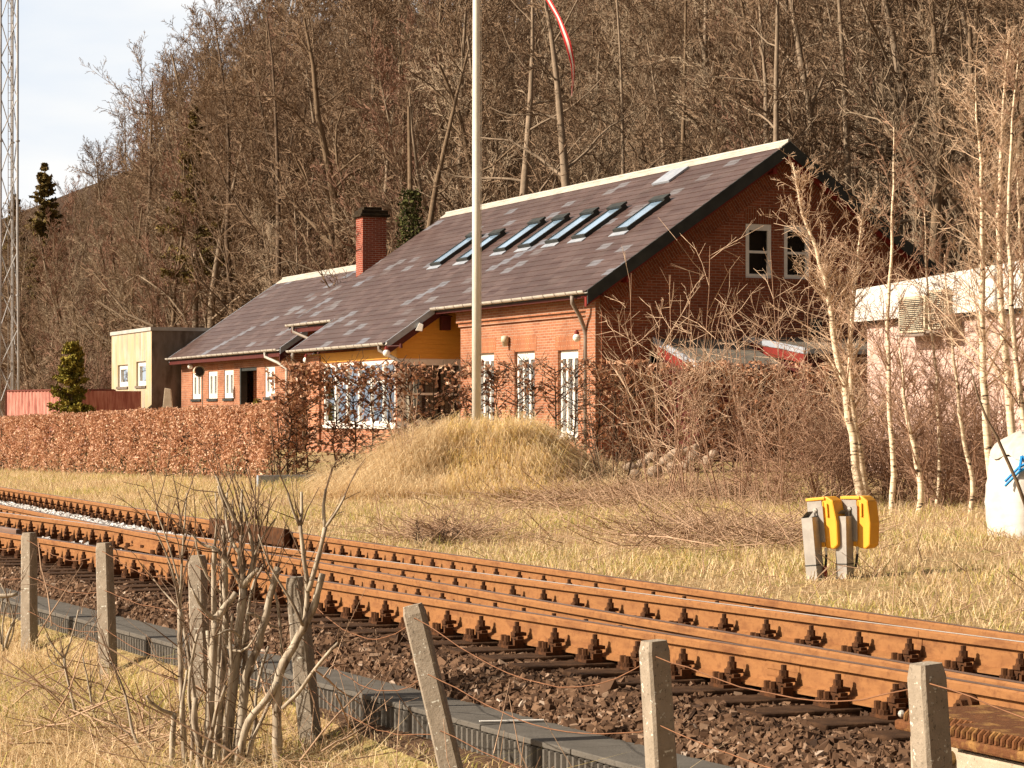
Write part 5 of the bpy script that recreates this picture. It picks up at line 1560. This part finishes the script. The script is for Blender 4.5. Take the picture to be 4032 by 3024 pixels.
# single trees one can pick out
def single(name, px, py, Y, H, r0, seed, bark, twig, label, levels=LV_A, t_off=0, **kw):
    X = (px - 2016) * Y / 9300; z = gzxy(X, Y)
    e = tree_proto(name, seed, H, r0, levels, bark, twig, label, None, **kw)
    e.location = (X, Y, z); return e
LV_S = [(10, .34, 1.15, 6), (7, .42, .8, 4), (6, .42, .7, 3), (3, .5, .6, 1)]
single('old_tree', 2330, 0, 72, 15, .26, 11, 'bark2', 'twig', 'thick grey trunk standing behind the roof just right of the hanging pennant', LV_S, lean=(-.09, 0), clear=.30, trunk_bend=.03)
single('old_tree', 2020, 0, 74, 15, .24, 12, 'bark2', 'twig', 'pale thick trunk with broken limbs behind the roof just right of the flagpole', LV_S, lean=(.03, 0), clear=.28, trunk_bend=.07)
single('old_tree', 1560, 0, 80, 14, .20, 13, 'bark', 'twig', 'crooked dark trunk rising behind the chimney', LV_S, lean=(-.02, 0), clear=.22, trunk_bend=.06)
for px, Y, r, bk, lab, ln in ((3075, 70, .16, 'bark2', 'straight tall trunk just left of the gable peak', -.02), (3160, 76, .15, 'bark2', 'second straight trunk above the gable peak', -.01), (3340, 72, .17, 'bark2', 'bent pale trunk behind the right slope of the gable', .05), (3560, 76, .15, 'bark', 'slim straight trunk above the pink building', 0.01), (3700, 70, .22, 'bark_dark', 'dark forked trunk with a mossy limb at the upper right', .03), (3800, 74, .19, 'bark', 'straight spruce-like trunk right of the dark forked one', 0), (3925, 78, .2, 'bark', 'straight bare trunk near the right edge of the wood', 0), (4010, 73, .17, 'bark', 'straight bare trunk at the right edge of the picture', -.02), (3480, 84, .15, 'bark_dark', 'dark thin trunk deep in the wood right of the gable', 0), (2640, 82, .15, 'bark', 'thin forked trunk above the middle of the long roof', .02), (2480, 76, .11, 'bark2', 'thin pale trunk above the roof left of the roof hatch', -.03)):
    single('tall_tree', px, 0, Y, 17, r, int(px), bk, 'twig', lab, [(14, .20, 1.25, 5), (7, .5, .8, 4), (6, .45, .7, 2)], lean=(ln, 0), clear=.3, trunk_bend=.02, up=.05)
single('skyline_tree', 520, 0, 150, 22.5, .26, 21, 'bark_dark', 'twig', 'tall sparse bare tree spreading against the pale sky at the upper left', [(15, .42, .55, 6), (8, .42, .6, 5), (6, .42, .6, 3), (3, .5, .6, 1)], up=.45, clear=.35)
single('skyline_tree', 960, 0, 130, 23, .22, 22, 'bark_dark', 'twig', 'dense upright bare tree reaching the top edge beside the spruce', LV_B, up=.5, clear=.25)
single('skyline_tree', 1120, 0, 122, 22, .22, 23, 'bark_dark', 'twig', 'dark many-branched bare tree against the sky right of the spruce', LV_A, up=.3, clear=.2)

# conifers
def conifer(name, px, Y, H, rmax, z0share, seed, m, label, trunk='bark2', n=9000, leaf=.26, power=.8, z=None, group=None):
    R = np.random.default_rng(seed)
    X = (px - 2016) * Y / 9300; z = gzxy(X, Y) if z is None else z
    e = empty(name, (X, Y, z), label=label, cat='tree', group=group)
    V, Q = seg_mesh([(np.array([0, 0, -.3]), np.array([0, 0, H * .5]), .013 * H, .009 * H), (np.array([0, 0, H * .5]), np.array([0.05, 0, H]), .009 * H, .01)], 7)
    mesh_obj('trunk', V, [Q], M[trunk], e, True)
    br = []; P = []; tn = []
    nb = int(150)
    for k in range(nb):
        u = R.uniform(0, 1) ** .8; zz = H * (z0share + (1 - z0share) * u)
        L = rmax * ((1 - u) ** power) * R.uniform(.5, 1.15) + .12; a = R.uniform(0, 2 * np.pi)
        d = np.array([math.cos(a), math.sin(a), R.uniform(-.10, .25) + .3 * u])
        b0 = np.array([0, 0, zz]); b1 = b0 + d * L
        br.append((b0, b1, .02 + .01 * L, .008))
        m_ = int(n / nb)
        f = R.uniform(.25, 1.05, m_)[:, None]
        q = b0 + (b1 - b0) * f + R.normal(0, 1, (m_, 3)) * np.array([.12, .12, .09]) * (.3 + L * .35)
        P.append(q); tn.append(np.clip(R.normal(.5, .15) + R.normal(0, .15, m_), 0, 1))
    V, Q = seg_mesh(br, 4); mesh_obj('branch', V, [Q], M['bark'], e)
    leaves(np.concatenate(P), leaf, m, 'foliage', e, tone=np.concatenate(tn), up=0)
    return e
conifer('spruce', 770, 134, 18.3, 2.3, .45, 31, 'needle', 'tall brownish green spruce standing out of the bare wood at the upper left', n=9000, leaf=.22)
conifer('pine', 175, 212, 18.5, 2.6, .35, 32, 'needle', 'dark distant conifer on the skyline beside the mast', n=8000, leaf=.4)
conifer('pine', 60, 218, 17.0, 2.4, .3, 33, 'needle', 'lower dark conifer seen through the lattice mast', n=7000, leaf=.4)
conifer('thuja', 282, 78, 4.05, .85, .04, 34, 'thuja', 'narrow dense yellow green conifer in front of the red container', n=9000, leaf=.15, power=.75, z=-.2)
conifer('small_conifer', 1022, 62.5, 1.95, .42, .1, 35, 'thuja', 'little yellow green conifer showing over the hedge beside the red shutter', n=1400, leaf=.10, z=-.1)
conifer('small_conifer', 640, 74, 1.45, .35, .1, 36, 'thuja', 'tiny conifer tip at the foot of the pale stone slab', n=700, leaf=.10, z=-.1)
# ivy covered trunk
X, Y = (1610 - 2016) * 76 / 9300, 76
iv = empty('ivy_tree', (X, Y, gzxy(X, Y)), label='trunk wrapped in dark green ivy between chimney and long roof', cat='tree')
V, Q = seg_mesh([(np.array([0, 0, -.3]), np.array([.1, 0, 5]), .16, .13), (np.array([.1, 0, 5]), np.array([0, 0, 11]), .13, .05)], 7); mesh_obj('trunk', V, [Q], M['bark'], iv, True)
n = 5200; zz = rng.uniform(1, 8.3, n); a = rng.uniform(0, 6.28, n); r = np.abs(rng.normal(.30, .16, n)) * np.interp(zz, [0, 4, 8.3], [1.3, 1.2, .6])
leaves(np.stack([r * np.cos(a) + .08, r * np.sin(a), zz], 1), .13, 'ivy', 'ivy', iv, tone=rng.uniform(0, 1, n))

# shrubs at the wood's edge and behind the hedge: multi stemmed bushes
def bush_proto(name, seed, H, stems, spread, r, twig, sub, label, group, leanx=0, rmin=.008, lv=(7, 4)):
    R = np.random.default_rng(seed); th = []; tn = []
    for k in range(stems):
        a = R.uniform(0, 2 * np.pi); q = R.uniform(0, 1) ** .5 * spread
        p = np.array([math.cos(a) * q * .25, math.sin(a) * q * .25, -.1]); h = H * R.uniform(.55, 1.0)
        d = unit(np.array([math.cos(a) * q / H * 1.2 + leanx, math.sin(a) * q / H * 1.2, 1])); ns = 6; rr = r * R.uniform(.6, 1.2)
        pts = [p]
        for i in range(ns):
            d = unit(d + R.normal(0, .07, 3) + np.array([0, 0, .04])); pts.append(pts[-1] + d * h / ns)
        for i in range(ns): th.append((pts[i], pts[i + 1], max(rr * (1 - i / (ns + .6)), rmin), max(rr * (1 - (i + 1) / (ns + .6)), rmin * .7)))
        for c in range(lv[0]):
            u = R.uniform(.15, .98) * ns; i = min(int(u), ns - 1); b = pts[i] + (pts[i + 1] - pts[i]) * (u - i)
            w_ = unit(R.normal(size=3) * np.array([1, 1, .3]) + np.array([0, 0, .85])); L = h * sub * R.uniform(.5, 1.3) * (1.2 - u / ns * .6)
            m1 = b + w_ * L * .5; e = m1 + unit(w_ + R.normal(0, .25, 3) + np.array([0, 0, .15])) * L * .5
            tn.append((b, m1, max(rr * .42, rmin * .8), rmin * .7)); tn.append((m1, e, rmin * .7, rmin * .45))
            for g in range(lv[1]):
                f = b + (m1 - b) * R.uniform(.2, 1) if R.uniform() < .5 else m1 + (e - m1) * R.uniform(0, 1)
                w2 = unit(w_ + R.normal(0, .6, 3)); L2 = L * R.uniform(.2, .55)
                f2 = f + w2 * L2; tn.append((f, f2, rmin * .6, rmin * .35))
                if R.uniform() < .6:
                    tn.append((f + (f2 - f) * .5, f + (f2 - f) * .5 + unit(w2 + R.normal(0, .6, 3)) * L2 * .5, rmin * .45, rmin * .3))
    e = empty(name, label=label, cat='shrub', group=group)
    V, Q = seg_mesh(th, 5); a = mesh_obj('stem', V, [Q], M[twig[0]], e, True)
    V, Q = seg_mesh(tn, 3); b = mesh_obj('twigs', V, [Q], M[twig[1]], e)
    kids(e, a, b); return e
# undergrowth along the wood's edge
ub = [bush_proto('wood_shrub', 400 + i, 3.4, 16, 1.6, .03, ('bark', ('twig', 'twig2', 'twig3')[i]), .34, 'bare twiggy shrub in the undergrowth at the edge of the wood', 'bare shrubs at the edge of the wood', rmin=.011, lv=(12, 6)) for i in range(3)]
uu = {}
k = 0; tries = 0; up_ = []
while k < 190 and tries < 9000:
    tries += 1
    Y = rnd.uniform(62, 200); px = rnd.uniform(-150, 4200); X = (px - 2016) * Y / 9300; s_, t_ = inv(X, Y)
    if not (11.2 < t_ < 40): continue
    if any((x - X) ** 2 + (y - Y) ** 2 < 2.4 for x, y in up_): continue
    up_.append((X, Y)); k += 1
    place(rnd.choice(ub), uu, X, Y, float(gz(s_, t_)), rnd.uniform(.8, 1.5), rnd.uniform(0, 6.28))
# the greenish thicket behind the annex
for i, (px, Y, sc) in enumerate(((300, 96, 1.3), (380, 100, 1.5), (460, 98, 1.35), (560, 104, 1.4), (220, 102, 1.2), (640, 106, 1.3))):
    X = (px - 2016) * Y / 9300
    place(rnd.choice(ub), uu, X, Y, float(gz(*inv(X, Y))), sc, rnd.uniform(0, 6.28))

# birches on the right, traced from their trunks, each with fine twigs
def birch(path, Y, r0, seed, label, twig='paletwig', nb=46, rt=.35, dY=0.0, L=1.15, lo=.22, group=None):
    R = np.random.default_rng(seed)
    pts = np.array([at(px, py, Y + dY * i / len(path)) for i, (px, py) in enumerate(path)])
    g = gzxy(pts[0][0], pts[0][1]); pts[0][2] = min(pts[0][2], g) - .12
    o = pts[0].copy(); pts = pts - o
    # smooth
    u = np.linspace(0, 1, len(pts)); U = np.linspace(0, 1, 22)
    seg = np.concatenate([[0], np.cumsum(np.linalg.norm(np.diff(pts, axis=0), axis=1))]); seg /= seg[-1]
    P = np.stack([np.interp(U, seg, pts[:, k]) for k in range(3)], 1)
    for _ in range(1): P[1:-1] = (P[:-2] + 2 * P[1:-1] + P[2:]) / 4
    P[1:-1] += R.normal(0, .008, P[1:-1].shape)
    rs = r0 * (1 - U) ** .8 + .006
    th = [(P[i], P[i + 1], rs[i], rs[i + 1]) for i in range(21)]
    tn = []; H = P[-1][2]
    for c in range(nb):
        q = lo + (1 - lo) * R.uniform(0, 1) ** .8; i = min(int(q * 21), 20); b = P[i] + (P[i + 1] - P[i]) * (q * 21 - i)
        a = R.uniform(0, 2 * np.pi); w_ = unit(np.array([math.cos(a), math.sin(a), R.uniform(.55, 1.5)]))
        l = L * R.uniform(.45, 1.2) * (1.25 - .85 * q); p = b; rr = max(.006, rs[i] * .32)
        pp = [p]; d = w_
        for s in range(5):
            d = unit(d + R.normal(0, .10, 3) + np.array([0, 0, .07])); p = p + d * l / 5; pp.append(p)
        for s in range(5): tn.append((pp[s], pp[s + 1], max(rr * (1 - s / 6), .0035), max(rr * (1 - (s + 1) / 6), .003)))
        for g_ in range(9):
            s = R.integers(0, 5); f = pp[s] + (pp[s + 1] - pp[s]) * R.uniform(0, 1)
            w2 = unit(d + R.normal(0, .55, 3)); l2 = l * R.uniform(.18, .45); m_ = f + w2 * l2 * .5; e_ = m_ + unit(w2 + R.normal(0, .3, 3)) * l2 * .5
            tn.append((f, m_, .0038, .003)); tn.append((m_, e_, .003, .002))
            for _ in range(3):
                f2 = f + (e_ - f) * R.uniform(.2, 1); tn.append((f2, f2 + unit(w2 + R.normal(0, .7, 3)) * l2 * R.uniform(.2, .5), .0027, .0018))
    e = empty('birch', tuple(o), label=label, cat='tree', group=group)
    V, Q = seg_mesh(th, 8); mesh_obj('trunk', V, [Q], M['birch'], e, True)
    V, Q = seg_mesh(tn, 3); mesh_obj('crown', V, [Q], M[twig], e)
    return e
birch([(3410, 2010), (3365, 1850), (3375, 1760), (3340, 1640), (3325, 1500), (3290, 1390), (3270, 1200), (3230, 1020), (3160, 850), (3120, 640)], 32.5, .062, 51, 'white birch trunk directly behind the right yellow box', nb=60)
birch([(3425, 2015), (3385, 1800), (3360, 1640), (3345, 1450), (3350, 1300), (3375, 1050), (3400, 820)], 32.8, .055, 52, 'second birch trunk twisting round the one behind the yellow boxes', nb=50)
birch([(3505, 2070), (3520, 1850), (3500, 1600), (3497, 1350), (3505, 1100), (3515, 800), (3520, 500)], 31.5, .036, 53, 'straight thin birch in front of the pink building end', nb=40, twig='birchtwig')
birch([(3592, 2090), (3630, 1990), (3625, 1880), (3585, 1700), (3560, 1560), (3540, 1330)], 31, .048, 54, 'pale birch with a curved foot right of the thin straight one', nb=26, twig='birchtwig')
birch([(3800, 2060), (3830, 1950), (3820, 1830), (3790, 1700), (3770, 1550), (3740, 1300), (3720, 1000)], 31.5, .030, 55, 'slim birch with a bowed trunk left of the white bag', nb=36, twig='birchtwig')
birch([(3925, 2060), (3900, 1850), (3880, 1650), (3865, 1350), (3868, 1100), (3868, 900), (3860, 600), (3840, 300)], 29.5, .055, 56, 'tall birch trunk standing just left of the white bag', nb=64, L=1.3)
birch([(4010, 2050), (3985, 1750), (3965, 1450), (3945, 1250), (3930, 1000), (3940, 700), (3950, 400), (3975, 120)], 30.5, .058, 57, 'tallest birch, rising behind the white bag', nb=70, L=1.35)
birch([(4075, 2050), (4040, 1700), (4000, 1450), (3985, 1200), (3970, 900), (3985, 500), (4010, 200)], 29, .04, 58, 'reddish birch stem at the right picture edge over the white bag', nb=50, twig='birchtwig')
birch([(4100, 2060), (4060, 1550), (4020, 1000), (4000, 560)], 33, .045, 59, 'birch hidden partly by the others at the right picture edge', nb=50, twig='paletwig')
birch([(3680, 2080), (3700, 1850), (3690, 1500), (3650, 1150), (3640, 800)], 33, .026, 60, 'thin brown birch sapling before the air conditioners', nb=44, twig='birchtwig')
# leaning dark stem in front of the bag
st_pts = [Vector(at(x, y, 25.5)) for x, y in ((4060, 2050), (4005, 1900), (3960, 1800), (3925, 1720), (3885, 1650), (3850, 1560), (3820, 1450))]
MB().tube(st_pts, [.022, .02, .019, .017, .015, .012, .008], 7).build('leaning_stem', M['bark'], smooth=True, label='dark leaning stem crossing the front of the white bag', cat='sapling')
# pale saplings before the tall hedge and gable
def sapling(px, py, Y, H, stems, spread, seed, label, sub=.30, twig=('birchtwig', 'paletwig'), r=.013, leanx=0, lv=(10, 3)):
    e = bush_proto('sapling', seed, H, stems, spread, r, twig, sub, label, None, leanx=leanx, rmin=.0055, lv=lv)
    X = (px - 2016) * Y / 9300; e.location = (X, Y, gzxy(X, Y)); return e
sapling(2590, 1920, 35, 3.6, 9, 1.0, 71, 'clump of pale bare saplings left of the stone pile, before the gable corner', leanx=.03)
sapling(2730, 1935, 34.5, 4.0, 8, .8, 72, 'pale bare saplings right of the stone pile before the red shed', leanx=.02)
sapling(2890, 1960, 34, 3.2, 10, 1.1, 73, 'low brown shrub between the saplings and the first yellow box', twig=('birchtwig', 'birchtwig'))
sapling(2420, 1880, 37, 2.3, 10, .9, 74, 'short dark shrub at the right foot of the mound', twig=('hedgewood', 'twig'))
sapling(3250, 1960, 35, 4.2, 8, .8, 75, 'tall pale sapling clump spreading right of the gable windows', lv=(12, 4))
sapling(3020, 1950, 35.5, 3.4, 8, .9, 78, 'slender sapling clump under the left gable window', lv=(10, 4))
sapling(1590, 1880, 37, 1.5, 7, .35, 76, 'thin dry stalks on the left flank of the mound', twig=('deadstick', 'deadstick'), lv=(3, 1), r=.008)
sapling(1700, 2080, 27.5, .5, 10, .5, 79, 'small dark green broom bush by the farthest rail', twig=('ivy_stem' if False else 'hedgewood', 'hedgewood'), r=.006)
for i, (px, Y, sc) in enumerate(((3080, 33, .9), (3270, 34.5, 1.05), (3450, 35, 1.1), (3560, 34.5, 1.1), (3660, 33.5, 1.1), (3740, 36, 1.15), (3800, 33, 1.0), (3860, 35, 1.15), (3960, 36, 1.2), (4040, 34, 1.15), (3520, 37, 1.2), (3350, 37, 1.1))):
    X = (px - 2016) * Y / 9300
    if i == 0: tb = bush_proto('thicket_shrub', 81, 1.9, 15, 1.2, .014, ('birchtwig', 'birchtwig'), .34, 'reddish brown twiggy shrub in the thicket among the birches', 'reddish shrubs among the birches', rmin=.0058, lv=(13, 6)); e = tb
    else: e = copy_tree(tb)
    e.location = (X, Y, gzxy(X, Y)); e.rotation_euler = (0, 0, rnd.uniform(0, 6.28)); e.scale = (sc, sc, sc * rnd.uniform(.9, 1.15))

# ------------------------------------------------------------------ the pruned bush in the foreground and its small neighbours
def cr(x, y): return (x / 1.4747, 1900 + y / 1.4747)
FAT = 1.22
def pruned(name, stems, shoots, Y0, label, seed, extra=120, cat='shrub', group=None):
    R = np.random.default_rng(seed); th = []; base = None; joints = []
    zb = None
    allp = []
    for st_ in stems:
        path, r0, r1, Ya, Yb = st_; r0 *= FAT; r1 *= FAT
        P = []
        for i, (x, y) in enumerate(path):
            u = i / max(1, len(path) - 1); px, py = cr(x, y); P.append(np.array(at(px, py, Y0 + Ya + (Yb - Ya) * u)))
        P = np.array(P)
        if path[0][1] > 1580:          # runs down to the ground below the frame
            d = unit(P[0] - P[1]); g = gzxy(P[0][0], P[0][1]) - .08
            if P[0][2] > g: P = np.concatenate([[P[0] + np.array([d[0] * .25, d[1] * .25, -1]) * (P[0][2] - g)], P])
        seg = np.concatenate([[0], np.cumsum(np.linalg.norm(np.diff(P, axis=0), axis=1))]); n_ = max(6, int(seg[-1] / .05)); U = np.linspace(0, seg[-1], n_)
        Q = np.stack([np.interp(U, seg, P[:, k]) for k in range(3)], 1)
        for _ in range(2): Q[1:-1] = (Q[:-2] + 2 * Q[1:-1] + Q[2:]) / 4
        Q[1:-1] += R.normal(0, r0 * .07, Q[1:-1].shape)
        rr = np.linspace(r0, r1, n_) * (1 + R.normal(0, .05, n_))
        allp.append((Q, rr))
    e = empty(name, tuple(allp[0][0][0]), label=label, cat=cat, group=group)
    o = np.array(e.location); mb = MB(); tw = []
    for Q, rr in allp:
        mb.tube([tuple(q - o) for q in Q], list(rr), 9)
        for _ in range(max(1, int(len(Q) * .45))):      # thin shoots
            i = R.integers(int(len(Q) * .25), len(Q)); d0 = unit(Q[min(i, len(Q) - 1)] - Q[max(i - 1, 0)])
            d = unit(d0 * .7 + R.normal(0, .5, 3) + np.array([0, 0, .55])); L = R.uniform(.08, .42) ; p = Q[i] - o; r_ = R.uniform(.0022, .0048)
            for s in range(4):
                d = unit(d + R.normal(0, .10, 3) + np.array([0, 0, .05])); q = p + d * L / 4; tw.append((p, q, r_ * (1 - s * .16), r_ * (1 - (s + 1) * .16))); p = q
                if R.uniform() < .35:
                    d2 = unit(d + R.normal(0, .6, 3)); tw.append((p, p + d2 * L * .3, r_ * .6, r_ * .35))
    for path, r0, Ya in shoots:
        P = np.array([at(*cr(x, y), Y0 + Ya) for x, y in path]) - o
        P[1:-1] += R.normal(0, .004, P[1:-1].shape)
        for i in range(len(P) - 1): tw.append((P[i], P[i + 1], r0 * (1 - .55 * i / len(P)), r0 * (1 - .55 * (i + 1) / len(P))))
    mb.build('stem', M['shrub'], e, smooth=True)
    V, Q = seg_mesh(tw, 5); mesh_obj('shoots', V, [Q], M['shoot'], e, True)
    return e
ST = [
    ([(1225, 1700), (1240, 1480), (1225, 1300), (1215, 1150), (1222, 1000), (1205, 860)], .017, .010, .2, .2),
    ([(1345, 1700), (1375, 1480), (1400, 1300), (1425, 1150), (1418, 980), (1440, 860)], .018, .011, .25, .25),
    ([(1110, 1700), (1120, 1500), (1105, 1320), (1090, 1200), (1115, 1020), (1145, 880)], .011, .006, -.1, -.1),
    ([(1290, 1700), (1315, 1550), (1300, 1420), (1330, 1260), (1345, 1080), (1335, 900), (1350, 760)], .015, .007, -.1, .0),
    ([(1180, 1700), (1190, 1600), (1230, 1450), (1260, 1300), (1310, 1180)], .013, .008, -.25, -.3),
    ([(1450, 1700), (1440, 1560), (1490, 1400), (1480, 1240), (1520, 1060), (1560, 950)], .012, .006, .1, .2),
    ([(1400, 900), (1350, 840), (1300, 860), (1240, 900)], .008, .004, .0, -.1), ([(1310, 950), (1380, 1010), (1440, 980), (1500, 860)], .007, .004, .0, -.1),
    ([(1412, 610), (1440, 560), (1500, 500)], .014, .010, .1, .0), ([(1400, 430), (1330, 330), (1300, 180), (1320, 60)], .009, .004, .1, .2), ([(1480, 420), (1530, 300), (1600, 210)], .006, .003, .1, .1),
    ([(1280, 640), (1200, 560), (1150, 430), (1130, 300)], .007, .003, .2, .1), ([(1290, 500), (1340, 400), (1360, 240), (1350, 100)], .008, .003, .3, .3),
    # the smooth curved trunk on the right with its fork
    ([(1615, 1700), (1610, 1500), (1605, 1300), (1618, 1090), (1660, 1020), (1710, 950), (1765, 830), (1820, 740), (1850, 620), (1872, 530)], .026, .0155, -.15, -.2),
    ([(1765, 835), (1775, 740), (1792, 630), (1770, 480), (1742, 250)], .0135, .0085, -.18, -.2), ([(1742, 250), (1700, 170), (1672, 60)], .008, .005, -.2, -.25), ([(1742, 250), (1755, 150), (1750, 55)], .0085, .006, -.2, -.15),
    ([(1792, 630), (1830, 500), (1865, 370), (1888, 260)], .012, .009, -.2, -.2), ([(1888, 262), (1872, 160), (1893, 35)], .0085, .006, -.2, -.2), ([(1888, 262), (1950, 180), (2003, 78)], .007, .0045, -.2, -.25),
    ([(1760, 830), (1700, 700), (1610, 560), (1570, 500), (1500, 300)], .008, .003, -.2, -.3),
    ([(1640, 1310), (1740, 1220), (1830, 1080), (1900, 990), (1965, 930)], .0095, .006, -.25, -.45),
    ([(1605, 1160), (1560, 1260), (1470, 1330), (1420, 1420), (1400, 1560), (1370, 1660)], .014, .02, -.2, -.1),
    # upright pruned stems
    ([(1380, 1700), (1400, 1500), (1412, 1250), (1440, 1080), (1500, 960), (1525, 860), (1550, 720), (1590, 590), (1612, 490)], .026, .015, .0, .05),
    ([(1300, 1700), (1330, 1420), (1360, 1150), (1385, 900), (1400, 720), (1412, 610)], .024, .0185, .05, .1),
    ([(1412, 610), (1400, 540), (1395, 430), (1405, 300)], .020, .012, .1, .1), ([(1405, 300), (1350, 190), (1290, 60), (1255, -40)], .011, .005, .1, .0), ([(1405, 300), (1400, 170), (1405, 40)], .009, .005, .1, .15), ([(1420, 600), (1470, 520), (1480, 420), (1440, 250), (1410, 120)], .013, .005, .1, .15), ([(1412, 610), (1350, 500), (1310, 420), (1230, 370)], .012, .009, .1, .05),
    ([(1350, 190), (1300, 130), (1265, 20)], .0085, .005, .1, .05),
    ([(1250, 1700), (1275, 1350), (1300, 1050), (1310, 800), (1308, 560), (1300, 400), (1298, 250)], .021, .011, .15, .2),
    ([(1200, 1700), (1215, 1350), (1235, 1050), (1250, 800)], .023, .018, .0, .0), ([(1250, 800), (1300, 730), (1370, 640)], .019, .014, .0, .0), ([(1250, 800), (1210, 770), (1150, 700), (1110, 610)], .011, .004, .0, -.1), ([(1245, 790), (1240, 600), (1243, 470), (1245, 370)], .013, .011, .1, .1), ([(1245, 380), (1180, 370), (1110, 300)], .008, .004, .1, .1), ([(1245, 370), (1265, 200), (1250, 60)], .006, .003, .1, .1),
    ([(1165, 1700), (1140, 1400), (1118, 1150), (1085, 950), (1062, 800), (1045, 740)], .012, .009, .1, .1),
    ([(1075, 1650), (1060, 1350), (1050, 1050), (1042, 850), (1045, 735)], .015, .012, -.05, .0), ([(1045, 735), (1050, 610), (1060, 400), (1085, 60)], .0075, .003, .0, .0), ([(1045, 735), (1010, 520), (930, 330), (850, 180)], .0065, .0025, .0, -.1), ([(1050, 620), (1000, 430), (960, 300), (905, 160)], .005, .0025, .0, .05), ([(1045, 735), (1000, 690), (890, 560)], .005, .0025, .0, .1),
    ([(995, 1700), (1003, 1450), (1010, 1340)], .016, .012, -.1, -.1), ([(1010, 1345), (930, 1320), (880, 1290), (850, 1240)], .010, .006, -.1, -.2),
    ([(1060, 1500), (1050, 1300), (1075, 1180), (1085, 1090)], .009, .005, -.1, -.1),
    ([(1430, 760), (1480, 745), (1520, 800), (1560, 840), (1620, 845)], .008, .005, .0, .1),
    ([(1270, 1700), (1262, 1300), (1275, 900), (1290, 640), (1285, 470), (1320, 300)], .017, .008, .3, .35),
    ([(1420, 1700), (1470, 1480), (1530, 1350), (1580, 1250)], .011, .007, -.1, -.1),
    ([(1330, 1700), (1338, 1300), (1400, 980), (1440, 800), (1450, 640), (1500, 520), (1530, 480)], .013, .007, .2, .3),
    ([(1150, 1700), (1170, 1560), (1120, 1420), (1135, 1250)], .02, .012, -.15, -.15),
    ([(1635, 1000), (1625, 800), (1605, 650), (1540, 490), (1500, 330)], .007, .003, .1, .15),
]
SHT = [([(700, 1200), (640, 1000), (590, 850)], .004, .3), ([(1110, 300), (1060, 430), (1000, 440)], .003, 0), ([(1680, 830), (1640, 1000), (1600, 1100)], .004, .1), ([(1540, 480), (1620, 700), (1640, 930)], .004, .2)]
for k in range(60):
    x0 = rnd.choice((1045, 1245, 1300, 1400, 1412, 1480, 1742, 1500)); y0 = rnd.uniform(200, 760)
    dx = rnd.uniform(-150, 150); L = rnd.uniform(130, 380)
    SHT.append(([(x0, y0), (x0 + dx * .4 + rnd.uniform(-8, 8), y0 - L * .5), (x0 + dx, y0 - L)], rnd.uniform(.0025, .0045), rnd.uniform(-.1, .3)))
pruned('pruned_bush', ST, SHT, 13.0, 'large pruned bush of many cut grey brown stems in the left foreground', 91)
pruned('foreground_sapling', [([(465, 1440), (430, 1300), (395, 1150), (378, 1080), (370, 1020)], .009, .007, 0, 0), ([(370, 1020), (310, 960), (265, 880)], .005, .003, 0, 0), ([(372, 1030), (420, 900), (455, 740)], .005, .003, 0, .1), ([(378, 1080), (300, 1050), (285, 1015)], .004, .0025, 0, 0)], [], 15.0, 'thin dark forked sapling in the grass between the first two posts', 92)
pruned('foreground_sapling', [([(590, 1445), (540, 1350), (520, 1200), (500, 1100), (480, 1010)], .008, .003, 0, 0)], [([(520, 1200), (560, 1060), (570, 900)], .003, 0)], 14.8, 'single dark whip beside the second post', 93)
pruned('foreground_sapling', [([(900, 1640), (830, 1570), (770, 1480), (745, 1300), (720, 1200), (690, 1130), (640, 1040)], .010, .004, 0, .2), ([(770, 1480), (700, 1420), (640, 1390)], .004, .002, 0, 0), ([(830, 1570), (880, 1500), (940, 1480)], .005, .003, 0, 0)], [], 13.4, 'pale curved sapling left of the pruned bush', 94)
pruned('foreground_sapling', [([(30, 960), (45, 880), (70, 830), (85, 790)], .010, .006, 0, 0), ([(-20, 660), (50, 660), (100, 645)], .014, .010, 0, 0), ([(20, 980), (10, 840), (30, 720), (70, 600)], .006, .003, 0, 0), ([(40, 970), (90, 850), (60, 700), (0, 580)], .005, .003, 0, 0), ([(10, 940), (-10, 800), (20, 640)], .006, .003, 0, 0)], [], 16.5, 'broken bramble stems at the left edge beside the first post', 95)
for i, (a, b, Y) in enumerate((((220, 890), (480, 470), 17.5), ((215, 1370), (590, 760), 16), ((240, 520), (220, 330), 18.4), ((300, 830), (235, 480), 18.0), ((640, 370), (700, 480), 16.9), ((1740, 1620), (2230, 1080), 12.2), ((1830, 1090), (2100, 1290), 12.4), ((1870, 1560), (2200, 1370), 11.8), ((1950, 1230), (2070, 1500), 12.1), ((1880, 1130), (2040, 1050), 12.3))):
    p, q = Vector(at(*cr(*a), Y)), Vector(at(*cr(*b), Y + rnd.uniform(.1, .5)))
    m_ = p.lerp(q, .5) + Vector((rnd.uniform(-.03, .03), 0, rnd.uniform(-.02, .05)))
    MB().tube([p, p.lerp(m_, .6) + Vector((0, 0, .008)), m_, q], [.0055, .005, .0045, .002], 6).build('bramble_cane', M['deadstick'], smooth=True, label='dry bramble cane leaning through the grass by the posts', cat='stick', group='dry bramble canes between the posts')
